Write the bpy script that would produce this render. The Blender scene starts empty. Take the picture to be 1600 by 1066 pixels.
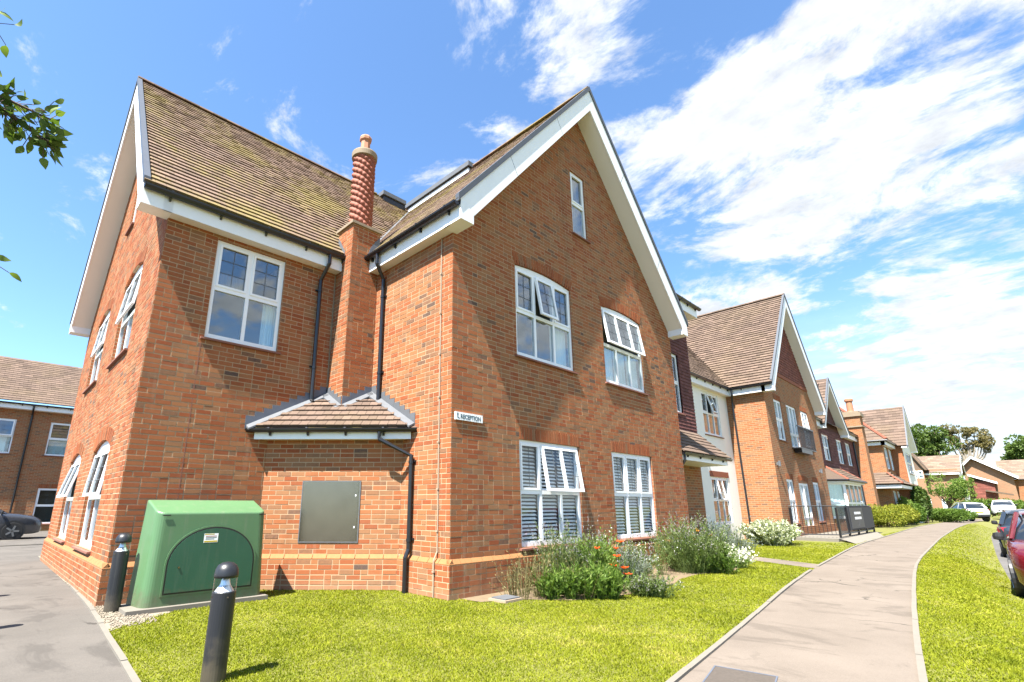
import bpy, math, random
import numpy as np
from mathutils import Vector, Matrix
random.seed(7); RNG = np.random.default_rng(11)
SC = bpy.context.scene
COL = SC.collection
R = math.radians

# ------------------------------------------------------------------ camera, sky, sun, exposure
cam = bpy.data.cameras.new("camera"); camo = bpy.data.objects.new("camera", cam); COL.objects.link(camo)
CAMLOC = Vector((-4.951, -5.609, 1.2565)); YAW, PITCH = R(43.704), R(15.056)
fw = Vector((math.sin(YAW)*math.cos(PITCH), math.cos(YAW)*math.cos(PITCH), math.sin(PITCH)))
rt = Vector((math.cos(YAW), -math.sin(YAW), 0)); up = rt.cross(fw)
camo.matrix_world = Matrix(((rt.x, up.x, -fw.x, CAMLOC.x), (rt.y, up.y, -fw.y, CAMLOC.y), (rt.z, up.z, -fw.z, CAMLOC.z), (0, 0, 0, 1)))
FPX = 781.53
cam.sensor_fit = 'HORIZONTAL'; cam.sensor_width = 36; cam.lens = 36*FPX/1600
cam.shift_x = 64.36/1600; cam.shift_y = 47.35/1600
cam.clip_start = 0.05; cam.clip_end = 2000
SC.camera = camo
def pix(p):                                             # size of a metre in the picture, used only to choose which pieces become objects
    d = Vector(p)-CAMLOC; z = d.dot(fw)
    return (800-64.36+FPX*d.dot(rt)/z, 533+47.35-FPX*d.dot(up)/z, z)

SUN = Vector((1, .2017, -1.754)).normalized()           # direction the light travels
world = bpy.data.worlds.new("World"); SC.world = world; world.use_nodes = True
wn = world.node_tree; wn.nodes.clear()
def N(t, typ, **kw):
    n = t.nodes.new(typ)
    for k, v in kw.items(): setattr(n, k, v)
    return n
def M(t, op, a, b=None, c=None, clamp=False):
    n = N(t, 'ShaderNodeMath', operation=op, use_clamp=clamp)
    for i, v in enumerate((a, b, c)):
        if v is None: continue
        if isinstance(v, (int, float)): n.inputs[i].default_value = v
        else: t.links.new(v, n.inputs[i])
    return n.outputs[0]
def noise(t, vec, scale, detail=4, rough=.55, dist=0.0):
    n = N(t, 'ShaderNodeTexNoise'); n.inputs['Scale'].default_value = scale; n.inputs['Detail'].default_value = detail
    n.inputs['Roughness'].default_value = rough; n.inputs['Distortion'].default_value = dist
    if vec is not None: t.links.new(vec, n.inputs['Vector'])
    return n.outputs['Fac']
def smooth(t, x, a, b):
    n = N(t, 'ShaderNodeMapRange', interpolation_type='SMOOTHSTEP'); t.links.new(x, n.inputs[0])
    n.inputs[1].default_value = a; n.inputs[2].default_value = b
    return n.outputs[0]
sky = N(wn, 'ShaderNodeTexSky', sky_type='NISHITA', sun_disc=False)
sky.sun_elevation = math.asin(-SUN.z); sky.sun_rotation = math.atan2(-SUN.x, -SUN.y)
sky.air_density = 1.0; sky.dust_density = .6; sky.ozone_density = 2.2
SKY_STRENGTH = .073; CLOUD_SEED = 33.3
tc = N(wn, 'ShaderNodeTexCoord'); sep = N(wn, 'ShaderNodeSeparateXYZ'); wn.links.new(tc.outputs['Generated'], sep.inputs[0])
dx, dy, dz = sep.outputs
den = M(wn, 'MAXIMUM', M(wn, 'ADD', dz, .22), .06)
cmb = N(wn, 'ShaderNodeCombineXYZ'); wn.links.new(M(wn, 'DIVIDE', dx, den), cmb.inputs[0]); wn.links.new(M(wn, 'DIVIDE', dy, den), cmb.inputs[1]); cmb.inputs[2].default_value = CLOUD_SEED
mpc = N(wn, 'ShaderNodeMapping'); mpc.inputs['Rotation'].default_value = (0, 0, .5); mpc.inputs['Scale'].default_value = (1.0, .72, 1); wn.links.new(cmb.outputs[0], mpc.inputs['Vector'])
cl1 = noise(wn, mpc.outputs[0], 3.7, 13, .65, .35)
cl2 = noise(wn, mpc.outputs[0], .8, 2, .5)
cl3 = noise(wn, mpc.outputs[0], 13.0, 8, .62)
east = smooth(wn, M(wn, 'SUBTRACT', M(wn, 'MULTIPLY', dx, .94), M(wn, 'MULTIPLY', dy, .34)), -.32, .66)    # more cloud towards the south east
low = smooth(wn, dz, .55, .03)
cov = M(wn, 'ADD', M(wn, 'ADD', M(wn, 'MULTIPLY', cl1, .85), M(wn, 'MULTIPLY', cl2, .30)), M(wn, 'MULTIPLY', cl3, .06))
cov = M(wn, 'ADD', cov, M(wn, 'ADD', M(wn, 'MULTIPLY', east, .150), M(wn, 'MULTIPLY', M(wn, 'MULTIPLY', low, east), .02)))
mask = smooth(wn, cov, .69, .80)
veil = M(wn, 'MULTIPLY', smooth(wn, M(wn, 'ADD', M(wn, 'MULTIPLY', low, east), M(wn, 'MULTIPLY', cl2, .5)), .5, 1.3), .8)
mask = M(wn, 'MAXIMUM', mask, veil)
bg1 = N(wn, 'ShaderNodeBackground'); tint = N(wn, 'ShaderNodeMix', data_type='RGBA', blend_type='MULTIPLY'); tint.inputs[0].default_value = 1; wn.links.new(sky.outputs[0], tint.inputs[6]); tint.inputs[7].default_value = (.72, .895, 1.02, 1); wn.links.new(tint.outputs[2], bg1.inputs[0]); bg1.inputs[1].default_value = SKY_STRENGTH
bg2 = N(wn, 'ShaderNodeBackground'); bg2.inputs[0].default_value = (.94, .97, 1, 1)
wn.links.new(M(wn, 'ADD', .115, M(wn, 'MULTIPLY', cl3, .26)), bg2.inputs[1])
mx = N(wn, 'ShaderNodeMixShader'); wn.links.new(M(wn, 'MULTIPLY', mask, .93), mx.inputs[0])
wn.links.new(bg1.outputs[0], mx.inputs[1]); wn.links.new(bg2.outputs[0], mx.inputs[2])
wo = N(wn, 'ShaderNodeOutputWorld'); wn.links.new(mx.outputs[0], wo.inputs[0])

sl = bpy.data.lights.new("sun", 'SUN'); sl.energy = 4.5; sl.angle = R(.53); sl.color = (1, .95, .87)
so = bpy.data.objects.new("sun", sl); COL.objects.link(so); so.rotation_euler = SUN.to_track_quat('-Z', 'Y').to_euler(); so.location = (-20, -6, 40)
SC.view_settings.view_transform = 'Standard'; SC.view_settings.look = 'None'
SC.view_settings.gamma = 1; SC.view_settings.use_curve_mapping = False
SC.view_settings.exposure = 2.22
SC.render.engine = 'CYCLES'; SC.cycles.use_denoising = True
SC.cycles.max_bounces = 8; SC.cycles.transparent_max_bounces = 12; SC.cycles.caustics_reflective = False; SC.cycles.caustics_refractive = False

# ------------------------------------------------------------------ materials
K = .60
KEEP = ('white_upvc', 'soffit_board', 'blind_slat', 'net_curtain', 'cream_render', 'black_plastic', 'dark_lead_sheet', 'room_interior', 'lead_came', 'sign_ink', 'brushed_steel', 'warm_curtain', 'bollard_paint', 'reflector_cone')
def new_mat(name):
    m = bpy.data.materials.new(name); m.use_nodes = True; t = m.node_tree; t.nodes.clear()
    b = N(t, 'ShaderNodeBsdfPrincipled'); o = N(t, 'ShaderNodeOutputMaterial'); t.links.new(b.outputs[0], o.inputs[0])
    return m, t, b
def set_in(t, b, key, v):
    if hasattr(v, 'links'): t.links.new(v, b.inputs[key])
    else: b.inputs[key].default_value = v
def c4(c): return (c[0], c[1], c[2], 1)
def mixc(t, f, a, b, mode='MIX'):
    n = N(t, 'ShaderNodeMix', data_type='RGBA', blend_type=mode)
    for k, v in ((0, f), (6, a), (7, b)):
        if hasattr(v, 'links'): t.links.new(v, n.inputs[k])
        elif k == 0: n.inputs[0].default_value = v
        else: n.inputs[k].default_value = c4(v)
    return n.outputs[2]
def ramp(t, f, stops, interp='LINEAR'):
    n = N(t, 'ShaderNodeValToRGB'); cr = n.color_ramp; cr.interpolation = interp
    while len(cr.elements) < len(stops): cr.elements.new(.5)
    for e, (p, c) in zip(cr.elements, stops): e.position = p; e.color = c4(c)
    t.links.new(f, n.inputs[0]); return n.outputs[0]
def pos(t): return N(t, 'ShaderNodeNewGeometry').outputs['Position']
def bump(t, b, h, strength=.3, dist=.01):
    n = N(t, 'ShaderNodeBump'); n.inputs['Strength'].default_value = strength; n.inputs['Distance'].default_value = dist
    t.links.new(h, n.inputs['Height']); t.links.new(n.outputs[0], b.inputs['Normal'])
def mat(name, col, rough=.6, metal=0, var=.12, vs=6.0, bs=0, bstr=.2, bd=.004, coat=0, spec=None, dirt=0):
    if name not in KEEP and 'car' not in name and 'plate' not in name and 'headl' not in name: col = [x*K for x in col]
    m, t, b = new_mat(name); p = pos(t)
    f = noise(t, p, vs, 5)
    c = mixc(t, f, [x*(1-var) for x in col], [min(1, x*(1+var)) for x in col])
    if dirt:                                                # splashed soil and dust near the ground, faint run-off marks above
        sz = N(t, 'ShaderNodeSeparateXYZ'); t.links.new(p, sz.inputs[0])
        c = mixc(t, M(t, 'MULTIPLY', smooth(t, M(t, 'SUBTRACT', M(t, 'MULTIPLY', noise(t, p, 9, 5, .7), .6), sz.outputs[2]), -.02, .28), .55), c, (.10, .08, .05))
        mv = N(t, 'ShaderNodeMapping'); mv.inputs['Scale'].default_value = (14, 14, 1.2); t.links.new(p, mv.inputs['Vector'])
        c = mixc(t, M(t, 'MULTIPLY', smooth(t, noise(t, mv.outputs[0], 1, 4, .6), .52, .75), dirt), c, (.20, .19, .15))
    set_in(t, b, 'Base Color', c); b.inputs['Roughness'].default_value = rough; b.inputs['Metallic'].default_value = metal
    if coat: b.inputs['Coat Weight'].default_value = coat; b.inputs['Coat Roughness'].default_value = .04
    if spec is not None: b.inputs['Specular IOR Level'].default_value = spec
    if bs: bump(t, b, noise(t, p, bs, 2, .5), bstr*.6, min(bd, .12/bs) if bd < .01 else bd*.4)
    return m
def attr(t, per_object):
    a = N(t, 'ShaderNodeAttribute', attribute_type='OBJECT' if per_object else 'GEOMETRY'); a.attribute_name = 'tint'
    return a.outputs['Fac']
BRICK_STOPS = [(0, (.235, .064, .024)), (.22, (.282, .096, .037)), (.45, (.285, .114, .047)), (.66, (.268, .128, .059)), (.82, (.215, .104, .053)), (.93, (.140, .076, .048)), (1, (.088, .058, .046))]
def brick_mat(name, per_object):
    m, t, b = new_mat(name); p = pos(t); a = attr(t, per_object)
    f = noise(t, p, 22, 6, .65); g = noise(t, p, 2.2, 3)
    a2 = M(t, 'ADD', a, M(t, 'MULTIPLY', M(t, 'SUBTRACT', f, .5), .28), clamp=True)
    c = ramp(t, a2, BRICK_STOPS)
    c = mixc(t, M(t, 'MULTIPLY', smooth(t, noise(t, p, 60, 4, .7), .56, .72), .35), c, (.27, .17, .10))
    c = mixc(t, M(t, 'MULTIPLY', smooth(t, g, .5, .75), .15), c, (.28, .17, .10))
    sz = N(t, 'ShaderNodeSeparateXYZ'); t.links.new(p, sz.inputs[0])
    damp = M(t, 'MULTIPLY', smooth(t, M(t, 'ADD', sz.outputs[2], M(t, 'MULTIPLY', noise(t, p, 5, 4), .35)), .42, .12), .5)
    c = mixc(t, damp, c, (.29, .20, .13))                      # lime bloom of the lowest courses
    mv = N(t, 'ShaderNodeMapping'); mv.inputs['Scale'].default_value = (2.6, 2.6, .22); t.links.new(p, mv.inputs['Vector'])
    c = mixc(t, M(t, 'MULTIPLY', smooth(t, noise(t, mv.outputs[0], 1.0, 5, .6), .50, .72), .30), c, (.10, .062, .038))     # rain streaks and soot
    c = mixc(t, M(t, 'MULTIPLY', smooth(t, noise(t, mv.outputs[0], 2.3, 4, .6), .60, .74), .22), c, (.36, .27, .19))       # salts
    set_in(t, b, 'Base Color', c); b.inputs['Roughness'].default_value = .88; b.inputs['Specular IOR Level'].default_value = .2
    bump(t, b, noise(t, p, 70, 2, .5), .3, .0016); return m
def far_brick_mat(name, tone=1.0, red=0.0, bw=.225, rh=.075, wash=0):
    m, t, b = new_mat(name); g = N(t, 'ShaderNodeNewGeometry'); s = N(t, 'ShaderNodeSeparateXYZ'); t.links.new(g.outputs['Position'], s.inputs[0])
    ns = N(t, 'ShaderNodeSeparateXYZ'); t.links.new(g.outputs['Normal'], ns.inputs[0])
    k = M(t, 'GREATER_THAN', M(t, 'ABSOLUTE', ns.outputs[0]), M(t, 'ABSOLUTE', ns.outputs[1]))
    u = M(t, 'ADD', M(t, 'MULTIPLY', k, s.outputs[1]), M(t, 'MULTIPLY', M(t, 'SUBTRACT', 1, k), s.outputs[0]))
    cb = N(t, 'ShaderNodeCombineXYZ'); t.links.new(u, cb.inputs[0]); t.links.new(s.outputs[2], cb.inputs[1])
    br = N(t, 'ShaderNodeTexBrick'); t.links.new(cb.outputs[0], br.inputs['Vector'])
    br.inputs['Color1'].default_value = (0, 0, 0, 1); br.inputs['Color2'].default_value = (1, 1, 1, 1); br.inputs['Mortar'].default_value = (.5, .5, .5, 1)
    br.inputs['Scale'].default_value = 1; br.inputs['Brick Width'].default_value = bw; br.inputs['Row Height'].default_value = rh; br.inputs['Mortar Size'].default_value = .009; br.inputs['Mortar Smooth'].default_value = .2
    rr = N(t, 'ShaderNodeRGBToBW'); t.links.new(br.outputs['Color'], rr.inputs[0])
    f = M(t, 'ADD', M(t, 'MULTIPLY', rr.outputs[0], .85 if not red else .3), M(t, 'MULTIPLY', noise(t, g.outputs['Position'], 14, 4), .15), clamp=True)
    c = ramp(t, f, [(p_, [x*tone for x in c_]) for p_, c_ in BRICK_STOPS])
    c = mixc(t, br.outputs['Fac'], c, (.33*tone, .22*tone, .13*tone))
    if wash: c = mixc(t, wash, c, (.235, .17, .115))
    set_in(t, b, 'Base Color', c); b.inputs['Roughness'].default_value = .9; b.inputs['Specular IOR Level'].default_value = .2
    bump(t, b, M(t, 'SUBTRACT', 1, br.outputs['Fac']), .6, .006); return m
def tile_mat(name, per_object, base, moss=1.0):
    base = [x*K for x in base]
    m, t, b = new_mat(name); p = pos(t); a = attr(t, per_object)
    c = mixc(t, a, [x*.68 for x in base], [x*1.3 for x in base])
    c = mixc(t, M(t, 'MULTIPLY', smooth(t, noise(t, p, 38, 5, .7), .5, .75), .45), c, (.25, .195, .145))
    if moss:
        g = M(t, 'ADD', M(t, 'MULTIPLY', noise(t, p, .75, 3), .75), M(t, 'MULTIPLY', noise(t, p, 7, 5, .7), .5))
        c = mixc(t, M(t, 'MULTIPLY', smooth(t, g, .55, .79), .60*moss), c, (.20, .165, .035))
        c = mixc(t, M(t, 'MULTIPLY', smooth(t, noise(t, p, 16, 3, .6), .66, .74), .38*moss), c, (.27, .225, .03))
    set_in(t, b, 'Base Color', c); b.inputs['Roughness'].default_value = .9; b.inputs['Specular IOR Level'].default_value = .25
    bump(t, b, noise(t, p, 60, 2, .5), .3, .0016); return m
def leaf_mat(name, c0, c1, trans=.35, rough=.55, c2=None):
    kk = 1.0 if 'flower' in name or 'petal' in name else K+.05
    c0, c1, c2 = [x*kk for x in c0], [x*kk for x in c1], [x*kk for x in c2] if c2 else None
    m, t, b = new_mat(name); a = attr(t, False)
    st = [(0, c0), (.75, c1)] + ([(1, c2)] if c2 else [])
    c = ramp(t, a, st); set_in(t, b, 'Base Color', c); b.inputs['Roughness'].default_value = rough; b.inputs['Specular IOR Level'].default_value = .15
    tr = N(t, 'ShaderNodeBsdfTranslucent'); t.links.new(mixc(t, 1.0, c, (1.2, 1.3, .6), 'MULTIPLY'), tr.inputs[0])
    mix = N(t, 'ShaderNodeMixShader'); mix.inputs[0].default_value = trans
    o = [n for n in t.nodes if n.type == 'OUTPUT_MATERIAL'][0]
    t.links.new(b.outputs[0], mix.inputs[1]); t.links.new(tr.outputs[0], mix.inputs[2]); t.links.new(mix.outputs[0], o.inputs[0]); return m
def glass_mat(name, tint=(.86, .92, .92), ior=2.1):
    m, t, b = new_mat(name); t.nodes.remove(b)
    o = [n for n in t.nodes if n.type == 'OUTPUT_MATERIAL'][0]
    tr = N(t, 'ShaderNodeBsdfTransparent'); tr.inputs[0].default_value = c4(tint)
    gl = N(t, 'ShaderNodeBsdfGlossy'); gl.inputs['Roughness'].default_value = .01; gl.inputs['Color'].default_value = (.95, .97, 1, 1)
    fr = N(t, 'ShaderNodeFresnel'); bf = N(t, 'ShaderNodeNewGeometry').outputs['Backfacing']
    t.links.new(M(t, 'ADD', ior, M(t, 'MULTIPLY', bf, 1/ior-ior)), fr.inputs[0])      # both faces of the thin pane reflect alike
    p = pos(t); bp = N(t, 'ShaderNodeBump'); bp.inputs['Strength'].default_value = .03; bp.inputs['Distance'].default_value = .02
    t.links.new(noise(t, p, 1.6, 2), bp.inputs['Height']); t.links.new(bp.outputs[0], gl.inputs['Normal'])
    mix = N(t, 'ShaderNodeMixShader'); t.links.new(fr.outputs[0], mix.inputs[0]); t.links.new(tr.outputs[0], mix.inputs[1]); t.links.new(gl.outputs[0], mix.inputs[2])
    t.links.new(mix.outputs[0], o.inputs[0]); return m
def asphalt_mat(name, c0, c1):
    m, t, b = new_mat(name); p = pos(t)
    f = M(t, 'ADD', M(t, 'MULTIPLY', noise(t, p, .9, 5, .6), .45), M(t, 'MULTIPLY', noise(t, p, 110, 3, .8), .55))
    c = mixc(t, smooth(t, f, .32, .68), c0, c1)
    mp = N(t, 'ShaderNodeMapping'); mp.inputs['Scale'].default_value = (1.35, .8, 1); mp.inputs['Rotation'].default_value = (0, 0, .25); t.links.new(p, mp.inputs['Vector'])
    c = mixc(t, M(t, 'MULTIPLY', smooth(t, noise(t, mp.outputs[0], 1.0, 6, .66, .8), .52, .62), .45), c, [x*.60 for x in c0])
    v = N(t, 'ShaderNodeTexVoronoi', feature='DISTANCE_TO_EDGE'); v.inputs['Scale'].default_value = .55
    nv = N(t, 'ShaderNodeTexNoise'); nv.inputs['Scale'].default_value = 3.0; nv.inputs['Detail'].default_value = 5; t.links.new(p, nv.inputs['Vector'])
    va = N(t, 'ShaderNodeVectorMath', operation='MULTIPLY_ADD'); t.links.new(nv.outputs['Color'], va.inputs[0]); va.inputs[1].default_value = (.5, .5, 0); t.links.new(p, va.inputs[2]); t.links.new(va.outputs[0], v.inputs['Vector'])
    crack = M(t, 'MULTIPLY', smooth(t, v.outputs['Distance'], .012, .004), smooth(t, noise(t, p, .45, 2), .5, .58))
    c = mixc(t, M(t, 'MULTIPLY', crack, .75), c, (.03, .026, .022))
    set_in(t, b, 'Base Color', c); b.inputs['Roughness'].default_value = .92; b.inputs['Specular IOR Level'].default_value = .25
    bump(t, b, M(t, 'SUBTRACT', noise(t, p, 240, 1, .5), M(t, 'MULTIPLY', crack, 2.0)), .4, .0012); return m
MAT = {}
MAT['brick'] = brick_mat('brick_clay', False); MAT['brick_one'] = brick_mat('brick_clay_single', True)
MAT['mortar'] = mat('mortar', (.62, .43, .26), .95, var=.2, vs=9, bs=120, bstr=.5)
MAT['plinth'] = mat('plinth_brick_clay', (.43, .185, .062), .85, var=.22, vs=18, bs=90, bstr=.4)
MAT['red_brick'] = mat('red_soldier_brick', (.36, .10, .045), .85, var=.3, vs=14, bs=90, bstr=.4)
MAT['far_brick'] = far_brick_mat('far_brick'); MAT['far_brick_red'] = far_brick_mat('far_brick_red', .9, 1); MAT['far_brick_tan'] = far_brick_mat('far_brick_tan', 1.0, wash=.5); MAT['tile_tan'] = tile_mat('roof_tile_tan', False, (.27, .195, .145), .1); MAT['tile_tan_one'] = tile_mat('roof_tile_tan_single', True, (.27, .195, .145), .1)
TILE = (.235, .155, .115)
MAT['tile'] = tile_mat('roof_tile_clay', False, TILE); MAT['tile_one'] = tile_mat('roof_tile_clay_single', True, TILE)
MAT['tile_clean'] = tile_mat('roof_tile_far', False, (.185, .128, .098), .12)
MAT['tile_clean_one'] = tile_mat('roof_tile_far_single', True, (.185, .128, .098), .12)
MAT['hung'] = tile_mat('hung_tile_purple', False, (.20, .075, .07), 0)
MAT['hung_red'] = tile_mat('hung_tile_red', False, (.30, .10, .075), 0)
MAT['white'] = mat('white_upvc', (.79, .80, .81), .35, var=.05, vs=5)
MAT['soffit'] = mat('soffit_board', (.74, .72, .69), .5, var=.04, vs=3)
MAT['lead'] = mat('lead_sheet', (.15, .162, .18), .62, var=.25, vs=8, bs=12, bstr=.2)
MAT['lead_dark'] = mat('dark_lead_sheet', (.085, .10, .13), .55, var=.3, vs=8)
MAT['black'] = mat('black_plastic', (.012, .012, .014), .28, var=.2, vs=5)
MAT['verge'] = mat('grey_verge_cap', (.10, .115, .14), .5, var=.15)
MAT['glass'] = glass_mat('window_glass'); MAT['glass_low'] = glass_mat('clear_window_glass', (.97, .99, .99), 1.42)
MAT['came'] = mat('lead_came', (.09, .10, .11), .5)
MAT['room'] = mat('room_interior', (.16, .15, .14), .9)
MAT['blind'] = mat('blind_slat', (.88, .86, .82), .6, var=.05)
MAT['curtain'] = mat('net_curtain', (.76, .82, .85), .85, var=.08, vs=20)
MAT['drape'] = mat('warm_curtain', (.45, .33, .27), .9, var=.12, vs=12)
MAT['sill'] = mat('tile_sill', (.32, .13, .085), .75, var=.2, vs=15)
MAT['stone'] = mat('stone_cap', (.36, .28, .19), .9, var=.25, vs=8, bs=60, bstr=.4)
MAT['terra'] = mat('terracotta', (.35, .10, .052), .75, var=.25, vs=9, bs=50, bstr=.3)
MAT['pot'] = mat('chimney_pot_clay', (.55, .245, .13), .7, var=.15, vs=12)
MAT['steel'] = mat('brushed_steel', (.25, .21, .17), .22, 1, var=.15, vs=4)
MAT['concrete'] = mat('concrete', (.25, .225, .185), .92, var=.15, vs=7, bs=70, bstr=.4)
MAT['conduit'] = mat('buff_conduit', (.50, .38, .27), .55)
MAT['render'] = mat('cream_render', (.76, .74, .68), .85, var=.04, vs=4, bs=90, bstr=.15)
MAT['asphalt'] = asphalt_mat('footpath_asphalt', (.115, .095, .077), (.165, .138, .113))
MAT['road'] = asphalt_mat('road_asphalt', (.07, .067, .064), (.12, .114, .108)); MAT['drive'] = asphalt_mat('drive_asphalt', (.074, .067, .059), (.118, .106, .093))
MAT['patch'] = mat('patched_asphalt', (.105, .085, .068), .9, var=.35, vs=40, bs=150, bstr=.6)
MAT['soil'] = mat('bed_soil', (.24, .175, .10), .95, var=.3, vs=10, bs=40, bstr=.8, bd=.02)
MAT['gravel'] = mat('pale_gravel', (.33, .28, .21), .95, var=.3, vs=45, bs=60, bstr=.9, bd=.02)
MAT['turf'] = mat('turf', (.20, .20, .035), .95, var=.35, vs=2.5, bs=60, bstr=.6, bd=.02)
MAT['grass'] = leaf_mat('grass_blades', (.17, .215, .010), (.34, .365, .020), .3, .7, (.50, .44, .11))
MAT['bark'] = mat('bark', (.17, .12, .085), .9, var=.3, vs=20, bs=40, bstr=.6)
MAT['bark_pale'] = mat('pale_bark', (.36, .31, .25), .9, var=.25, vs=10)

# ------------------------------------------------------------------ objects, parts, mesh builder
OFF = {}
def thing(name, label, cat, loc=(0, 0, 0), group=None):
    o = bpy.data.objects.new(name, None); COL.objects.link(o); o.location = loc; o.empty_display_size = .3
    o['label'] = label; o['category'] = cat
    if group: o['group'] = group
    OFF[o.name] = Vector(loc); return o
def tag(o, label, cat, group=None):
    o['label'] = label; o['category'] = cat
    if group: o['group'] = group
    return o
def off(o):
    return OFF.get(o.name, Vector((0, 0, 0))) if o else Vector((0, 0, 0))
def put(name, me, parent=None, kind=None, label=None, base=None):
    o = bpy.data.objects.new(name, me); COL.objects.link(o)
    if parent is not None: o.parent = parent
    OFF[o.name] = off(parent) if parent is not None else Vector(base or (0, 0, 0))
    if parent is None and base: o.location = base
    if kind: o['kind'] = kind
    if label: o['label'] = label
    return o
class MB:
    def __init__(s): s.v = []; s.f = []; s.t = []
    def poly(s, pts, t=0.0):
        i = len(s.v); s.v += [tuple(p) for p in pts]; s.f.append(tuple(range(i, i+len(pts)))); s.t.append(t)
    def hexa(s, p, t=0.0, skip=()):                       # p: 4 bottom corners counter-clockwise, then 4 top
        i = len(s.v); s.v += [tuple(q) for q in p]
        for k, q in enumerate(((3, 2, 1, 0), (4, 5, 6, 7), (0, 1, 5, 4), (1, 2, 6, 5), (2, 3, 7, 6), (3, 0, 4, 7))):
            if k in skip: continue
            s.f.append(tuple(i+j for j in q)); s.t.append(t)
    def box(s, x0, x1, y0, y1, z0, z1, t=0.0):
        s.hexa([(x0, y0, z0), (x1, y0, z0), (x1, y1, z0), (x0, y1, z0), (x0, y0, z1), (x1, y0, z1), (x1, y1, z1), (x0, y1, z1)], t)
    def prism(s, poly, ext, t=0.0):                       # any planar polygon extruded by a vector
        n = len(poly); a = [Vector(p) for p in poly]; e = Vector(ext); i = len(s.v)
        nv = Vector((0, 0, 0))
        for k in range(n): nv += a[k].cross(a[(k+1) % n])
        if nv.dot(e) > 0: a.reverse()
        s.v += [tuple(p) for p in a]+[tuple(p+e) for p in a]
        s.f.append(tuple(range(i, i+n))); s.f.append(tuple(range(i+2*n-1, i+n-1, -1))); s.t += [t, t]
        for k in range(n):
            l = (k+1) % n; s.f.append((i+k, i+n+k, i+n+l, i+l)); s.t.append(t)
    def tube(s, pts, r, n=8, t=0.0, caps=True):
        pts = [Vector(p) for p in pts]; rs = r if isinstance(r, (list, tuple)) else [r]*len(pts); rings = []
        ref = None
        for k, p in enumerate(pts):
            d = (pts[min(k+1, len(pts)-1)]-pts[max(k-1, 0)]).normalized()
            if ref is None: ref = Vector((0, 0, 1)) if abs(d.z) < .9 else Vector((1, 0, 0))
            a = d.cross(ref).normalized(); b = a.cross(d).normalized(); ref = b
            i = len(s.v); rings.append(i)
            for j in range(n):
                an = 2*math.pi*j/n; s.v.append(tuple(p+(a*math.cos(an)+b*math.sin(an))*rs[k]))
        for k in range(len(rings)-1):
            for j in range(n):
                l = (j+1) % n; s.f.append((rings[k]+j, rings[k]+l, rings[k+1]+l, rings[k+1]+j)); s.t.append(t)
        if caps:
            s.f.append(tuple(rings[0]+j for j in range(n-1, -1, -1))); s.f.append(tuple(rings[-1]+j for j in range(n))); s.t += [t, t]
    def lathe(s, c, prof, n=24, t=0.0):                   # prof: (radius, z), bottom to top
        c = Vector(c); rings = []
        for r, z in prof:
            i = len(s.v); rings.append(i)
            for j in range(n):
                an = 2*math.pi*j/n; s.v.append((c.x+r*math.cos(an), c.y+r*math.sin(an), c.z+z))
        for k in range(len(rings)-1):
            for j in range(n):
                l = (j+1) % n; s.f.append((rings[k]+j, rings[k]+l, rings[k+1]+l, rings[k+1]+j)); s.t.append(t)
        s.f.append(tuple(rings[0]+j for j in range(n-1, -1, -1))); s.f.append(tuple(rings[-1]+j for j in range(n))); s.t += [t, t]
    def build(s, name, m, parent=None, kind=None, label=None, smooth=False, base=None):
        me = bpy.data.meshes.new(name)
        o_ = off(parent) if parent is not None else Vector(base or (0, 0, 0))
        vs = [(a-o_.x, b-o_.y, c-o_.z) for a, b, c in s.v] if o_.length else s.v
        me.from_pydata(vs, [], s.f); me.materials.append(MAT[m] if isinstance(m, str) else m)
        at = me.attributes.new('tint', 'FLOAT', 'FACE'); at.data.foreach_set('value', s.t)
        if smooth: me.polygons.foreach_set('use_smooth', [True]*len(s.f))
        me.update(); return put(name, me, parent, kind, label, base)
def np_mesh(name, V, F, tint, m, parent=None, kind=None, label=None, base=None, tri=True):
    """V (n,3), F (m,3 or 4) arrays"""
    me = bpy.data.meshes.new(name); o_ = off(parent) if parent is not None else Vector(base or (0, 0, 0))
    V = V-np.array(o_); k = F.shape[1]
    me.vertices.add(len(V)); me.vertices.foreach_set('co', V.astype(np.float32).ravel())
    me.loops.add(F.size); me.loops.foreach_set('vertex_index', F.astype(np.int32).ravel())
    me.polygons.add(len(F)); me.polygons.foreach_set('loop_start', (np.arange(len(F))*k).astype(np.int32))
    at = me.attributes.new('tint', 'FLOAT', 'FACE'); at.data.foreach_set('value', tint.astype(np.float32))
    me.update(calc_edges=True); me.materials.append(MAT[m] if isinstance(m, str) else m)
    return put(name, me, parent, kind, label, base)

class Wall:                                               # a vertical frame: u along, z up, o outwards
    def __init__(s, O, d):
        s.O = Vector((O[0], O[1], 0)); s.d = Vector((d[0], d[1], 0)).normalized(); s.n = Vector((s.d.y, -s.d.x, 0))
    def P(s, u, z, o=0.0): return s.O+s.d*u+s.n*o+Vector((0, 0, z))
    def box(s, mb, u0, u1, z0, z1, o0, o1, t=0.0, skip=()):
        P = s.P
        mb.hexa([P(u0, z0, o1), P(u1, z0, o1), P(u1, z0, o0), P(u0, z0, o0), P(u0, z1, o1), P(u1, z1, o1), P(u1, z1, o0), P(u0, z1, o0)], t, skip)

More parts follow.
